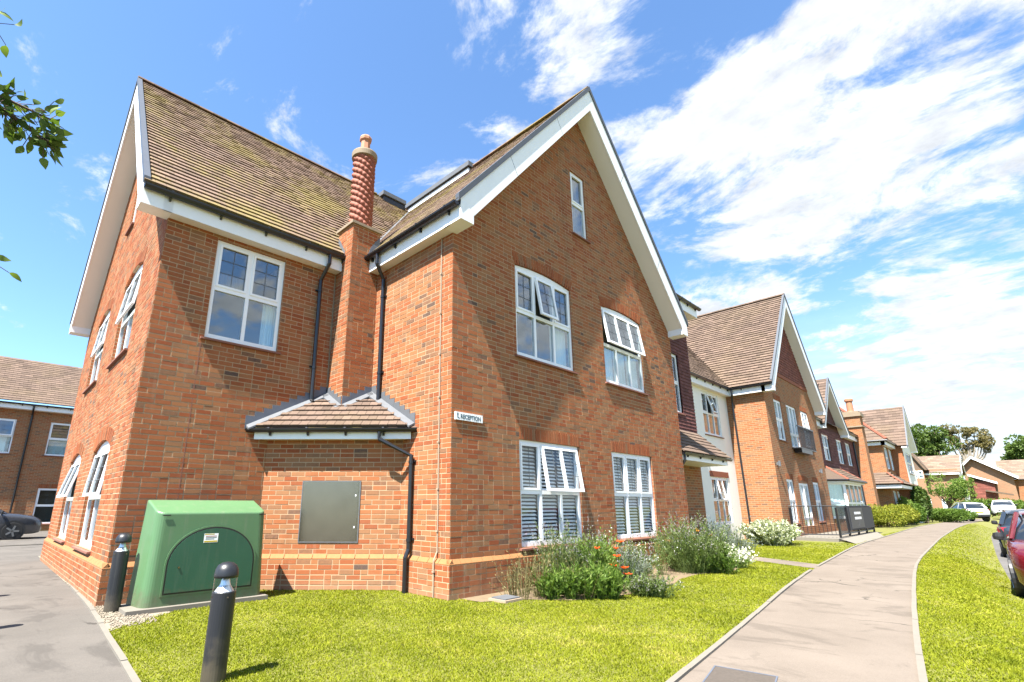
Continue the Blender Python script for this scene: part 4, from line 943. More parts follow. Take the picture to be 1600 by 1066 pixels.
def stems(t, c, n, h, spread, r=.004, m='lav', droop=.2, name='stems'):
    """thin curved stems fanning from the base; returns points along them with directions"""
    q_ = RNG.integers(0, 7, n); qa, qr, qh = RNG.uniform(0, 2*np.pi, 7), np.sqrt(RNG.random(7))*spread*.62, RNG.uniform(.6, 1.12, 7)     # uneven tufts within the plant
    c = np.array(c)+np.stack([np.cos(qa)*qr, np.sin(qa)*qr, 0*qa], -1)[q_]
    an = RNG.uniform(0, 2*np.pi, n); sp_ = RNG.random(n)**.7*spread*.62; hh = h*qh[q_]*RNG.uniform(.55, 1.06, n)*(1-.45*(sp_/spread)**2)
    b = c+np.stack([np.cos(an)*sp_*.28, np.sin(an)*sp_*.28, 0*an], -1); tp = c+np.stack([np.cos(an)*sp_, np.sin(an)*sp_, hh], -1)
    md = (b+tp)/2+np.stack([-np.cos(an)*sp_*droop*.3, -np.sin(an)*sp_*droop*.3, hh*.12], -1)
    side = np.stack([-np.sin(an), np.cos(an), 0*an], -1)*r; a2 = np.stack([np.cos(an), np.sin(an), 0*an+.2], -1)*r
    V = np.stack([b-side, b+side, md-side*.8, md+side*.8, tp, b-a2, b+a2, md-a2*.8, md+a2*.8, tp], 1).reshape(-1, 3); i = np.arange(n)*10
    F = np.concatenate([np.stack([i, i+1, i+3], 1), np.stack([i, i+3, i+2], 1), np.stack([i+2, i+3, i+4], 1), np.stack([i+5, i+6, i+8], 1), np.stack([i+5, i+8, i+7], 1), np.stack([i+7, i+8, i+9], 1)])
    np_mesh(name, V, F, np.tile(RNG.uniform(0, .8, n), 6), m, t, 'stuff')
    return b, md, tp
def along(b, md, tp, k, lo=0.1, hi=1.0):
    n = len(b)*k; i = RNG.integers(0, len(b), n); s = RNG.uniform(lo, hi, n)[:, None]
    P = b[i]*(1-s)**2+2*md[i]*s*(1-s)+tp[i]*s**2; d = unit(tp[i]-b[i]); return P, d
def wisps(t, c, n, h, spread, m, bud):
    b, md, tp = stems(t, (*c, 0), n, h, spread, .0028, m, name='flower_stalks'); P, d = along(b, md, tp, 5, .86, 1.02)
    V, F = leaves(P, unit(d+.6*rdir(len(P))), .03*RNG.uniform(.6, 1.3, len(P)), .013); np_mesh('seed_heads', V, F, np.repeat(RNG.random(len(P)), 2), bud, t, 'stuff')
def plant(name, label, cat, c, h, spread, n=160, k=16, leaf=(.06, .012), m='lav', spread_dir=.8, flower=None, group=None, lo=.1, top=None):
    t = thing(name, label, cat, (*c, 0), group); b, md, tp = stems(t, (*c, 0), n, h, spread, m=m)
    P, d = along(b, md, tp, k, lo); dd = unit(d+spread_dir*rdir(len(P))); V, F = leaves(P, dd, leaf[0]*RNG.uniform(.6, 1.3, len(P)), leaf[1]*RNG.uniform(.7, 1.3, len(P)))
    np_mesh('foliage', V, F, np.repeat(np.clip(RNG.normal(.42, .24, len(P))+.3*(P[:, 2]/h-.5), 0, 1), 2), m, t, 'stuff')
    if flower:
        fm, cnt, fl, fw2, lo2 = flower; P, d = along(b, md, tp, cnt, lo2, 1.04); V, F = leaves(P, unit(d+1.2*rdir(len(P))), fl*RNG.uniform(.7, 1.3, len(P)), fw2)
        np_mesh('blossom', V, F, np.repeat(RNG.random(len(P)), 2), fm, t, 'stuff')
    return t, (b, md, tp)
plant('dry_shrub', 'dry twiggy shrub thinning out beside the brick plinth', 'shrub', (.95, -.5), .68, .62, 120, 8, (.05, .011), 'dry_leaf')
plant('leafy_plant', 'low bright green leafy plant at the near edge of the bed', 'plant', (1.28, -.95), .46, .42, 130, 20, (.075, .02), 'green_leaf')
plant('lavender_bush', 'tall grey green lavender bush in front of the window with blinds', 'shrub', (1.95, -.62), .98, .62, 260, 22, (.06, .011), 'lav', flower=('lavflower', 3, .03, .012, .85))
tpop, gp = plant('poppy_plant', 'leafy plant carrying the large red poppies', 'flower plant', (2.35, -.98), .78, .46, 150, 20, (.085, .02), 'green_leaf')
plant('trailing_plant', 'low grey trailing plant sprawling over the lawn edge', 'plant', (2.2, -1.72), .30, .46, 170, 20, (.05, .013), 'lav', flower=('lavflower', 3, .03, .014, .6))
plant('leafy_plant', 'green leafy clump just below the red poppies', 'plant', (1.72, -1.35), .50, .42, 140, 20, (.085, .02), 'green_leaf')
plant('sage_bush', 'pale blue grey bush between the poppies and the tall lavender', 'shrub', (3.35, -.7), .76, .6, 230, 20, (.055, .016), 'sage', flower=('lavflower', 4, .03, .012, .8))
plant('leafy_plant', 'yellow green plant with cream buds behind the poppies', 'plant', (2.85, -.55), .84, .42, 130, 16, (.07, .018), 'green_leaf', flower=('white_flower', 1, .03, .02, .8))
plant('lavender_bush', 'broad tall lavender bush at the right end of the bed', 'shrub', (5.75, -.72), 1.02, 1.02, 520, 24, (.065, .013), 'lav', flower=('lavflower', 3, .035, .013, .85))
plant('leafy_plant', 'dark green plant at the foot of the broad lavender', 'plant', (5.7, -1.2), .62, .62, 230, 20, (.07, .017), 'green_leaf')
plant('daisy_bush', 'low bush covered with small white daisies by the side path', 'flower plant', (6.75, -1.25), .52, .62, 230, 14, (.05, .013), 'lav', flower=('white_flower', 9, .035, .03, .55))
plant('marigold_plant', 'plant with a few orange flowers left of the white daisies', 'flower plant', (6.55, -.75), .72, .4, 120, 16, (.06, .016), 'green_leaf', flower=('orange', 1, .05, .045, .9))
plant('sage_bush', 'blue grey bush beside the white flowering bush near the cream wall', 'shrub', (9.75, -.05), .82, .85, 300, 20, (.06, .018), 'sage')
plant('variegated_bush', 'rounded white variegated bush at the corner of the next brick gable', 'shrub', (14.6, .35), .80, 1.15, 420, 26, (.10, .05), 'varieg', flower=('white_flower', 5, .07, .05, .5))
plant('leafy_plant', 'straggly grey green plant filling the middle of the bed behind the bare soil', 'plant', (4.35, -.5), .74, .6, 190, 16, (.06, .014), 'lav', flower=('white_flower', 1, .025, .018, .8))
for k_, (c_, n__, h_, sp__, m__, bd_) in enumerate([((1.95, -.62), 90, 1.16, .85, 'lav', 'lavflower'), ((5.75, -.72), 150, 1.2, 1.25, 'lav', 'lavflower'), ((3.35, -.7), 80, .95, .8, 'lav', 'lavflower'), ((2.6, -.9), 70, 1.0, .7, 'green_leaf', 'dry_leaf'), ((1.3, -.8), 70, .75, .75, 'dry_leaf', 'dry_leaf')]):
    wt = thing('tall_stalks', ['thin flowering stalks rising out of the lavender before the window with blinds', 'thin flowering stalks rising above the broad lavender at the bed end', 'thin flowering stalks above the pale blue grey bush', 'thin green stalks standing among the red poppies', 'dry thin stalks leaning out between the dry shrub and the leafy plants'][k_], 'plant', (*c_, 0)); wisps(wt, c_, n__, h_, sp__, m__, bd_)
# red poppies: each a thing's part with petals
for k, (x, y, z) in enumerate([(2.30, -1.27, .50), (2.50, -1.22, .70), (2.40, -1.32, .33), (2.16, -1.3, .38), (2.52, -1.3, .22), (2.66, -1.05, .58), (2.02, -1.1, .62)]):
    st_ = MB(); st_.tube([(2.35+(x-2.35)*.3, -.98+(y+.98)*.3, .02), ((x+2.35)/2, (y-.98)/2, z*.6), (x, y, z)], .004, 5); so_ = st_.build('poppy_stem', 'green_leaf', tpop)
    for q in range(5):
        pt = MB(); a = q*2*math.pi/5+k; s = .085 if k < 5 else .06; ca, sa = math.cos(a), math.sin(a); tx, ty = -sa, ca
        pt.v = [(x, y, z), (x+ca*s*.5+tx*s*.55, y+sa*s*.5+ty*s*.55, z+.018), (x+ca*s, y+sa*s, z+.034), (x+ca*s*.5-tx*s*.55, y+sa*s*.5-ty*s*.55, z+.018)]; pt.f = [(0, 1, 2), (0, 2, 3)]; pt.t = [random.random()]*2
        pt.build('petal', 'poppy', so_)
# ------------------------------------------------------------------ the houses along the path
def far_wall(mb, w, z0, z1, iv, holes=(), extra=()):
    wall_panel(mb, w, zcuts(z0, z1, holes, extra), iv, holes, 0.0)
def hung_rows(root, w, z0, z1, iv, holes=(), m='hung', g=.11, tw=.17, name='hung_tile_courses', parent=None, singles=0):
    """overlapping courses of hung tiles as geometry"""
    mb = MB(); z = z0; r = 0
    while z < z1-.03:
        a, b = iv(z+g/2) if callable(iv) else iv
        for (sa, sb, sc, sd) in row_segments(z, min(z+g, z1), (a, b), holes):
            u = math.floor(sa/tw)*tw-(tw/2 if r % 2 else 0)
            while u < sb:
                x0, x1 = max(u, sa), min(u+tw, sb)
                if x1-x0 > .01: mb.hexa([w.P(x0+.002, sc, .036), w.P(x1-.002, sc, .036), w.P(x1-.002, sc, .002), w.P(x0+.002, sc, .002), w.P(x0+.002, sd+.02, .014), w.P(x1-.002, sd+.02, .014), w.P(x1-.002, sd+.02, .002), w.P(x0+.002, sd+.02, .002)], min(1, max(0, random.gauss(.45, .25))), skip=(4,))
                u += tw
        z += g; r += 1
    return mb.build(name, m, parent or root, 'stuff')
def roof_deck(root, polys, m='tile_clean'):
    mb = MB()
    for p in polys: mb.poly(p)
    return mb.build('roof', m, root)
ZE = 5.98
# cream rendered link with the purple tile hung bay
link = thing('rendered_house', 'narrow cream rendered house with a purple tile hung bay behind the first gable', 'house', (14, 1.9, 0))
LW = Wall((11.0, 1.9), (1, 0)); hL = [(3.5, 5.15, 3.9, 5.58), (3.5, 5.12, .62, 2.3)]
m_ = MB(); far_wall(m_, LW, -.1, 5.75, (0, 6.1), hL); wl = m_.build('wall', 'render', link)
for h_ in hL: rv = MB(); reveals(rv, LW, [h_]); rv.build('window_reveal', 'render', wl)
window(link, LW, *hL[0], 3, .5, open_=((1, 1, 14),), curtain=((.05, .95, .02, .45, 'drape'),)); window(link, LW, *hL[1], 3, .5, open_=((1, 1, 8),), curtain=((.05, .95, .02, .8, 'drape'),), sill=False)
ln_ = MB(); LW.box(ln_, 3.42, 5.22, 2.31, 2.52, 0, .02); ln_.build('lintel', 'red_brick', link)
fascia(link, LW, .2, 5.9, .21); gutter(link, LW.P(.1, 5.955, .275), LW.P(5.83, 5.955, .275), LW.n, .068)
rd = roof_deck(link, [[(11, 1.62, ZE-.03), (17, 1.62, ZE-.03), (21.05, 5.8, ZR), (11, 5.8, ZR)]])
t_ = Tiles(); t_.plane((11, 1.62, ZE), (1, 0, 0), (0, 1/sl, MM/sl), 5.5, lambda v: (0, 5.83+v/sl), tw=.3); t_.build(rd, 'tile_clean', 120)
BY = Wall((7.9, .9), (1, 0)); hB = [(1.35, 2.45, 4.0, 5.9)]
m_ = MB(); far_wall(m_, BY, -.1, 3.1, (0, 3.3)); wb = m_.build('bay_wall', 'far_brick', link)
m_ = MB(); far_wall(m_, BY, 3.1, 7.5, (0, 3.3), hB); BR_ = Wall((11.2, .9), (0, 1)); far_wall(m_, BR_, -.1, 7.5, (0, 1.6)); wb2 = m_.build('upper_bay_wall', 'hung', link)
hung_rows(link, BY, 3.1, 7.5, (0, 3.3), hB, parent=wb2); window(link, BY, *hB[0], 2, .5, lead=False, sill='sill')
ft = MB(); BY.box(ft, .2, 3.7, 7.40, 7.72, .28, .31); ft.build('fascia', 'white', link); ft = MB(); BY.box(ft, .2, 3.7, 7.40, 7.42, -1.5, .28); ft.build('eave_soffit', 'soffit', link)
ft = MB(); ft.poly([BY.P(0, 7.74, .33), BY.P(3.75, 7.74, .33), BY.P(3.3, 8.2, -.3), BY.P(0, 8.2, -.3)]); ft.poly([BY.P(3.75, 7.74, .33), BY.P(3.75, 7.74, -1.6), BY.P(3.3, 8.2, -1.2), BY.P(3.3, 8.2, -.3)]); ft.build('bay_roof', 'lead', link)
gutter(link, BY.P(.2, 7.74, .37), BY.P(3.82, 7.74, .37), BY.n, .07, .6)
# canopy over the entrance
cr = MB(); cr.poly([(7.95, .02, 2.66), (11.15, .02, 2.66), (11.15, .9, 3.48), (7.95, .9, 3.48)]); cro = cr.build('canopy_roof', 'tile_clean', link)
t_ = Tiles(); t_.plane((7.95, -.04, 2.62), (1, 0, 0), (0, .74, .68), 1.27, lambda v: (0, 3.22), g=.18, tw=.3, th=.03); t_.build(cro, 'tile_clean', 80)
f = MB(); f.box(8.0, 11.1, .06, .085, 2.42, 2.60); f.build('fascia', 'white', link); f = MB(); f.box(8.0, 11.1, .085, .9, 2.42, 2.44); f.build('eave_soffit', 'soffit', link)
f = MB(); f.prism([(11.08, .06, 2.42), (11.08, .9, 2.42), (11.08, .9, 3.4), (11.08, .06, 2.62)], (.03, 0, 0)); f.build('side_board', 'white', link)
gutter(link, (7.98, .0, 2.60), (11.22, .0, 2.60), (0, -1, 0), .06, .8); downpipe(link, [(8.05, -.0, 2.55), (8.05, .0, 2.4), (8.0, .12, 2.2), (7.97, .2, .0)], .035)

# second gabled house
H3 = thing('gabled_house', 'brick house with red hung tiles in its gable and a black balcony', 'house', (21.05, .45, 0))
w3 = Wall((17.1, .45), (1, 0)); s3 = Wall((17.1, 8.0), (0, -1))
h3 = [(1.15, 2.15, 3.88, 5.58), (2.85, 4.35, 3.70, 5.58), (5.12, 6.2, 3.88, 5.58), (1.2, 2.12, .6, 2.3), (2.85, 4.35, .1, 2.2), (5.15, 6.15, .58, 2.3)]
m_ = MB(); far_wall(m_, w3, -.1, 6.9, gab, h3, (5.72,)); far_wall(m_, s3, -.1, 5.8, (0, 7.55)); wl3 = m_.build('wall', 'far_brick', H3)
m_ = MB(); w3.box(m_, -.04, W+.04, -.1, .45, -.02, .05); w3.box(m_, 0, 0, 0, 0, 0, 0); m_.build('plinth', 'far_brick_red', H3)
m_ = MB(); far_wall(m_, w3, 6.9, 10.38, gab); gt = m_.build('gable_wall', 'hung_red', H3); hung_rows(H3, w3, 6.92, 10.3, gab, m='hung_red', parent=gt, g=.13)
sc_ = MB(); w3.box(sc_, gab(6.85)[0], gab(6.85)[1], 6.74, 6.9, .0, .03); sc_.build('brick_band', 'red_brick', H3)
for i, h_ in enumerate(h3):
    rv = MB(); reveals(rv, w3, [h_]); rv.build('window_reveal', 'far_brick_red', wl3)
    dd = i in (1, 4); window(H3, w3, *h_, 3 if i == 1 else (2 if dd or i in (2, 5) else 2), .5 if not dd else .3, rise=.12 if dd else 0, lead=True, sill=not dd, open_=((0, 1, 4),) if i == 2 else (), glass='glass_low', curtain=((.05, .95, .02, .98, 'curtain'),), name='french_door' if i == 4 else 'window')
    if not dd or i == 4: soldier(H3, w3, h_[0], h_[1], h_[3]+.005, .12 if dd else 0, singles=False)
gable_trim(H3, w3, W/2, ZR, MM, HW, .42, W/2, vergem='verge')
fascia(H3, s3, 1.2, 7.55+.13, .21); gutter(H3, s3.P(1.2, 5.955, .275), s3.P(7.55+.4, 5.955, .275), s3.n, .068)
rd = roof_deck(H3, [[(16.83, .02, ZE-.03), (21.05, .02, ZR), (21.05, 9, ZR), (16.83, 9, ZE-.03)], [(25.27, .02, ZE-.03), (25.27, 9, ZE-.03), (21.05, 9, ZR), (21.05, .02, ZR)]])
t_ = Tiles(); t_.plane((16.83, .02, ZE), (0, 1, 0), (1/sl, 0, MM/sl), Lr, lambda v: (0, 1.60+v/sl), tw=.3, th=.05); t_.plane((25.27, .02, ZE), (0, 1, 0), (-1/sl, 0, MM/sl), Lr, lambda v: (0, 5), tw=.6, g=.35)
t_.g = .175; t_.tw = .3; t_.th = .05; t_.build(rd, 'tile_clean', 300); ridge_tiles(rd, (21.05, .02, ZR+.05), (21.05, 6.2, ZR+.05), m='tile_clean')
downpipe(H3, [s3.P(6.45, 5.93, .275), s3.P(6.45, 5.7, .275), s3.P(6.35, 5.4, .07), s3.P(6.4, .05, .07)])
bal = MB(); w3.box(bal, 2.75, 5.3, 4.56, 4.61, .30, .34); w3.box(bal, 2.75, 5.3, 3.62, 3.66, .0, .34); w3.box(bal, 2.9, 4.6, 3.45, 3.62, .05, .32); balo = bal.build('balcony', 'black', H3)
for k in range(22):
    b = MB(); u = 2.78+k*.118; w3.box(b, u-.009, u+.009, 3.66, 4.56, .31, .33); b.build('baluster', 'black', balo)
for u in (.28, 6.68):
    b = MB(); c = w3.P(u, 2.85, .09); b.tube([c-Vector((0, 0, .10)), c+Vector((0, 0, .10))], .05, 10); w3.box(b, u-.03, u+.03, 2.8, 2.9, 0, .05); b.build('wall_lamp', 'lead', H3)
# raised terrace and railing in front of it
tr_ = MB(); tr_.box(17.75, 25.2, -1.05, .38, -.05, .11); tr_.prism([(25.2, -1.05, -.02), (27.6, -1.0, -.02), (25.2, -1.05, .11)], (0, 1.0, 0)); tr_.poly([(17.9, -1.08, .10), (25.2, -1.08, .10), (23.0, -1.62, .008), (16.9, -1.70, .008)]); tr_.build('terrace', 'concrete', None, 'structure')
rl = thing('railing', 'black metal railing round the terrace of the balcony house', 'railing', (18.3, -1, .1))
def rail(p, q, panel=False):
    p, q = Vector(p), Vector(q); d = q-p; L_ = d.length; d.normalize()
    for z in (.12, 1.15):
        b = MB(); b.tube([p+Vector((0, 0, z)), q+Vector((0, 0, z))], .022, 6); b.build('rail', 'black', rl)
    n = int(L_/.12)
    for k in range(1, n):
        b = MB(); c = p+d*(L_*k/n); b.tube([c+Vector((0, 0, .12)), c+Vector((0, 0, 1.15))], .010, 5); b.build('baluster', 'black', rl)
def post(c):
    b = MB(); b.box(c[0]-.035, c[0]+.035, c[1]-.035, c[1]+.035, .0, 1.2); b.build('post', 'black', rl)
rail((17.75, .38, .1), (18.4, -1.0, .1)); rail((18.4, -1.0, .1), (25.1, -1.0, .1))
for c in ((17.78, .36), (18.4, -1.0), (20.0, -1.0), (21.7, -1.0), (23.4, -1.0), (25.1, -1.0)): post(c)
MAT['mesh'] = mat('dark_screen', (.03, .032, .036), .7)
scn = MB(); scn.box(20.0, 25.05, -1.06, -1.045, .32, 1.22); sco = scn.build('privacy_screen', 'mesh', None, base=(22.5, -1.05, .7)); tag(sco, 'plain dark privacy screen tied along the railing', 'screen')
bn = MB(); bn.box(20.25, 22.75, -1.075, -1.062, .38, 1.18); bno = bn.build('banner', mat('banner_vinyl', (.035, .038, .055), .45), None, base=(21.5, -1.07, .8)); tag(bno, 'dark banner with two lines of white lettering on the railing', 'banner')
for row, z in ((0, .92), (1, .72)):
    x = 21.05
    for k in range(7):
        b = MB(); wd = random.uniform(.10, .17); b.box(x, x+wd, -1.078, -1.076, z, z+.10); b.build('lettering', 'white', bno); x += wd+.05
b = MB(); b.prism([(21.6, -1.078, .45), (21.68, -1.078, .45), (21.95, -1.078, .64), (21.90, -1.078, .66)], (0, .002, 0)); b.build('emblem', 'lead', bno)

# third house: purple hung tiles, small gable, bay window
H4 = thing('tile_hung_house', 'purple tile hung house with a small gable and a white bay window', 'house', (31, 1.2, 0))
w4 = Wall((25.0, 1.2), (1, 0)); h4 = [(4.2, 5.7, 3.75, 5.25), (7.7, 9.1, 3.75, 5.25), (10.2, 11.6, 3.75, 5.25)]
g4 = lambda z: (0, 13.0) if z <= 5.7 else (3.6+max(0, z-5.7)*.85, 9.2-max(0, z-5.7)*.85)
m_ = MB(); far_wall(m_, w4, -.1, 3.0, (0, 13.0)); m_.build('wall', 'far_brick_red', H4)
m_ = MB(); far_wall(m_, w4, 3.0, 8.5, g4, h4, (5.7,)); wl4 = m_.build('upper_wall', 'hung', H4); hung_rows(H4, w4, 3.0, 5.6, (0, 13.0), h4, parent=wl4, g=.16, tw=.3)
for h_ in h4: window(H4, w4, *h_, 2, .5, lead=False, glass='glass_low', curtain=((.05, .95, .02, .98, 'curtain'),))
gable_trim(H4, w4, 6.4, 8.75, 1.0, 3.1, .45, 2.8, zs=5.45, dv=.35)
rd = roof_deck(H4, [[(25, .9, 5.9), (38.2, .9, 5.9), (38.2, 5, 9.6), (25, 5, 9.6)], [(28.2, .72, 5.7), (31.4, .72, 8.8), (31.4, 3.8, 8.8), (28.2, .9, 5.7)], [(34.6, .72, 5.7), (34.6, .9, 5.7), (31.4, 3.8, 8.8), (31.4, .72, 8.8)]])
t_ = Tiles(); t_.plane((25, .85, 5.9), (1, 0, 0), (0, .74, .67), 5.6, lambda v: (0, 3.4+max(0, v-.4)*.75), g=.3, tw=.4); t_.plane((34.4, .85, 5.9), (1, 0, 0), (0, .74, .67), 5.6, lambda v: (-max(0, v-.4)*.75, 3.8), g=.3, tw=.4); t_.plane((28.25, .72, 5.75), (0, 1, 0), (.72, 0, .69), 4.4, lambda v: (0, .2+v*.7), g=.3, tw=.4); t_.build(rd, 'tile_clean', 200)
fascia(H4, w4, 0, 3.3, .25, 5.5, 5.85); fascia(H4, w4, 9.6, 13, .25, 5.5, 5.85); gutter(H4, w4.P(0, 5.85, .32), w4.P(3.3, 5.85, .32), w4.n, .07, br=False); gutter(H4, w4.P(9.6, 5.85, .32), w4.P(13.1, 5.85, .32), w4.n, .07, br=False)
downpipe(H4, [w4.P(12.7, 5.8, .3), w4.P(12.7, 5.4, .08), w4.P(12.7, 0, .08)], .05)
bayP = [(27.4, 1.2), (28.2, .35), (32.6, .35), (33.6, 1.2)]
bw = MB()
for a, b in zip(bayP[:-1], bayP[1:]):
    wq = Wall(a, (b[0]-a[0], b[1]-a[1])); Lq = math.hypot(b[0]-a[0], b[1]-a[1]); wq.box(bw, .01, Lq-.01, -.1, .65, -.1, 0)
    window(H4, wq, .02, Lq-.02, .66, 2.45, max(1, round(Lq/1.0)), .4, lead=False, curtain=((.05, .95, .05, .95, 'curtain'),), name='bay_window', sill='white', o=0, room=False)
bw.build('bay_base', 'far_brick', H4)
br_ = MB(); ap = [(28.6, 1.2, 3.4), (32.4, 1.2, 3.4)]
q = [(27.1, 1.2, 2.6), (28.0, .1, 2.6), (32.8, .1, 2.6), (33.9, 1.2, 2.6)]
br_.poly([q[1], q[2], ap[1], ap[0]]); br_.poly([q[0], q[1], ap[0]]); br_.poly([q[2], q[3], ap[1]]); bro = br_.build('bay_roof', 'tile_clean', H4)
t_ = Tiles(); t_.plane((28.0, .1, 2.61), (1, 0, 0), (0, .81, .59), 1.36, lambda v: (v*.45, 4.8-v*.3), g=.25, tw=.4); t_.build(bro, 'tile_clean', 60)
hp = MB(); hp.tube([q[1], ap[0]], .06, 6); hp.tube([q[2], ap[1]], .06, 6); hp.build('hip_tile', 'terra', bro, 'stuff')
f = MB(); f.tube([Vector(p)-Vector((0, 0, .03)) for p in q], .06, 6); f.build('gutter', 'black', H4)
f = MB(); f.prism([(p[0], p[1]+.1, 2.45) for p in q], (0, 0, .1)); f.build('bay_cornice', 'white', H4)

# chimney stack wall and the hipped house beyond
H5 = thing('hipped_house', 'orange brick house with a hipped roof, tall chimney and tiled canopy', 'house', (42, 2, 0))
ck = MB(); ck.box(38.0, 39.0, .55, 1.55, -.1, 7.4); cko = ck.build('chimney', 'far_brick', H5)
c = MB(); c.box(37.92, 39.08, .47, 1.63, 6.5, 6.6); c.box(37.9, 39.1, .45, 1.65, 7.25, 7.5); c.box(38.0, 39.0, .55, 1.55, 7.5, 7.62); c.build('chimney_cap', 'stone', cko, 'stuff')
c = MB(); c.lathe((38.5, 1.05, 7.6), [(.26, 0), (.2, .1), (.19, .75), (.26, .82), (.26, .95), (.2, 1.0)], 14); c.build('chimney_pot', 'pot', cko)
w5s = Wall((41.7, 7.0), (0, -1)); w5 = Wall((41.7, .13), (1, 0)); h5 = [(.7, 2.0, 3.85, 5.45), (2.7, 3.9, 3.85, 5.45), (.8, 2.0, .4, 2.3), (2.6, 3.8, .4, 2.3)]
m_ = MB(); far_wall(m_, w5s, -.1, 5.75, (0, 6.87)); far_wall(m_, w5, -.1, 5.75, (0, 4.2), h5); wl5 = m_.build('wall', 'far_brick', H5)
for h_ in h5: window(H5, w5, *h_, 2, .5, lead=False, glass='glass_low', curtain=((.05, .95, .02, .98, 'curtain'),))
rd = roof_deck(H5, [[(41.3, -.25, 5.85), (46.5, -.25, 5.85), (46.5, 3.6, 9.9), (45, 3.6, 9.9)], [(41.3, -.25, 5.85), (45, 3.6, 9.9), (41.3, 7.5, 5.85)]])
t_ = Tiles(); t_.plane((41.3, 7.5, 5.86), (0, -1, 0), (.674, 0, .738), 5.4, lambda v: (v*.70, 7.75-v*.70), g=.35, tw=.5); t_.plane((41.3, -.25, 5.86), (1, 0, 0), (0, .69, .725), 5.5, lambda v: (v*.66, 5.2), g=.35, tw=.5); t_.build(rd, 'tile_clean', 200)
hp = MB(); hp.tube([(41.3, -.25, 5.9), (45, 3.6, 9.95)], .1, 6); hp.build('hip_tile', 'terra', rd)
f = MB(); f.tube([(41.3, 7.5, 5.8), (41.3, -.25, 5.8), (46, -.25, 5.8)], .08, 6); f.build('gutter', 'black', H5)
f = MB(); w5s.box(f, 0, 7.1, 5.5, 5.75, 0, .28); w5.box(f, -.28, 4.2, 5.5, 5.75, 0, .28); f.build('fascia', 'white', H5)
cnp = MB(); cnp.poly([(40.3, -.75, 2.72), (49.5, -.75, 2.72), (49.5, .13, 3.5), (41.5, .13, 3.5)]); cnp.poly([(40.3, -.75, 2.72), (41.5, .13, 3.5), (41.69, 2.0, 3.5), (40.3, 2.0, 2.72)]); cno = cnp.build('canopy_roof', 'tile_clean', H5)
t_ = Tiles(); t_.plane((40.3, 2.0, 2.73), (0, -1, 0), (.84, 0, .54), 1.5, lambda v: (0, 2.75-v*.5), g=.3, tw=.5); t_.plane((40.3, -.75, 2.73), (1, 0, 0), (0, .75, .66), 1.15, lambda v: (v*.9, 9.2), g=.3, tw=.5); t_.build(cno, 'tile_clean', 80)
f = MB(); f.box(40.42, 49.4, -.62, -.58, 2.45, 2.66); f.box(40.42, 40.46, -.58, 2.0, 2.45, 2.66); f.box(40.46, 49.4, -.58, .13, 2.45, 2.47); f.box(40.46, 41.7, .13, 2.0, 2.45, 2.47); f.build('canopy_fascia', 'white', H5)
hp = MB(); hp.tube([(40.3, -.75, 2.75), (41.5, .13, 3.53)], .06, 6); hp.build('hip_tile', 'terra', cno)
w5g = Wall((45.9, -.55), (1, 0)); s5g = Wall((45.9, 3), (0, -1)); gb5 = lambda z: (0, 5.0) if z < 5.7 else (max(0, (z-5.75)/1.2), 5-max(0, (z-5.75)/1.2))
m_ = MB(); far_wall(m_, s5g, -.1, 5.8, (0, 3.55)); m_.build('wing_wall', 'far_brick_red', H5)
m_ = MB(); far_wall(m_, w5g, -.1, 8.6, gb5, [(1.2, 3.8, 3.7, 5.3)], (5.7,)); m_.build('gable_wall', 'render', H5); window(H5, w5g, 1.2, 3.8, 3.7, 5.3, 3, .5, lead=False)
gable_trim(H5, w5g, 2.5, 9.1, 1.2, 2.85, .4, 2.5, zs=5.55, dv=.4)
rd = roof_deck(H5, [[(45.6, -.95, 5.72), (48.4, -.95, 9.08), (48.4, 5, 9.08), (45.6, 5, 5.72)], [(51.2, -.95, 5.72), (51.2, 5, 5.72), (48.4, 5, 9.08), (48.4, -.95, 9.08)]])
t_ = Tiles(); t_.plane((45.6, -.95, 5.73), (0, 1, 0), (.64, 0, .768), 4.35, lambda v: (0, .8+v*.6), g=.3, tw=.5); t_.build(rd, 'tile_clean', 120)

# houses at the bend of the road
H6 = thing('tan_house', 'tan brick house with a brown timber gable and white end gable', 'house', (85, 1, 0))
w6 = Wall((85, 5.2), (0, -1)); e6 = Wall((85, -1.6), (1, 0)); h6 = [(1.95, 2.35, 4.75, 5.7), (2.5, 2.9, 4.75, 5.7), (3.05, 3.45, 4.75, 5.7), (2.6, 3.6, 1.2, 2.3), (4.6, 5.3, -.05, 2.1)]
m_ = MB(); far_wall(m_, w6, -.3, 5.9, (-1, 6.8), h6); m_.build('wall', 'far_brick_tan', H6)
m_ = MB(); far_wall(m_, e6, -.3, 5.3, (0, 9)); m_.build('end_wall', 'render', H6)
m_ = MB(); m_.poly([e6.P(0, 5.3), e6.P(9, 5.3), e6.P(4.5, 7.7)]); m_.build('gable_wall', 'white', H6)
window(H6, e6, 3, 4.6, 3.6, 4.9, 2, .5, lead=False)
for i, h_ in enumerate(h6):
    window(H6, w6, *h_, 1 if i < 3 else 2, .5, lead=False, sill=False, fw_=.05, name='door' if i == 4 else 'window', curtain=((.0, 1, 0, 1, 'curtain'),))
rd = roof_deck(H6, m='tile_tan', polys=[[(84.5, 6.4, 5.4), (84.5, -1.9, 5.4), (89.5, -1.9, 7.9), (89.5, 6.4, 7.9)], [(94.4, -1.9, 5.4), (94.4, 6.4, 5.4), (89.5, 6.4, 7.9), (89.5, -1.9, 7.9)]])
t_ = Tiles(); t_.plane((84.5, 6.4, 5.42), (0, -1, 0), (.894, 0, .447), 5.6, lambda v: (0, 8.3), g=.5, tw=.6); t_.build(rd, 'tile_tan', 150)
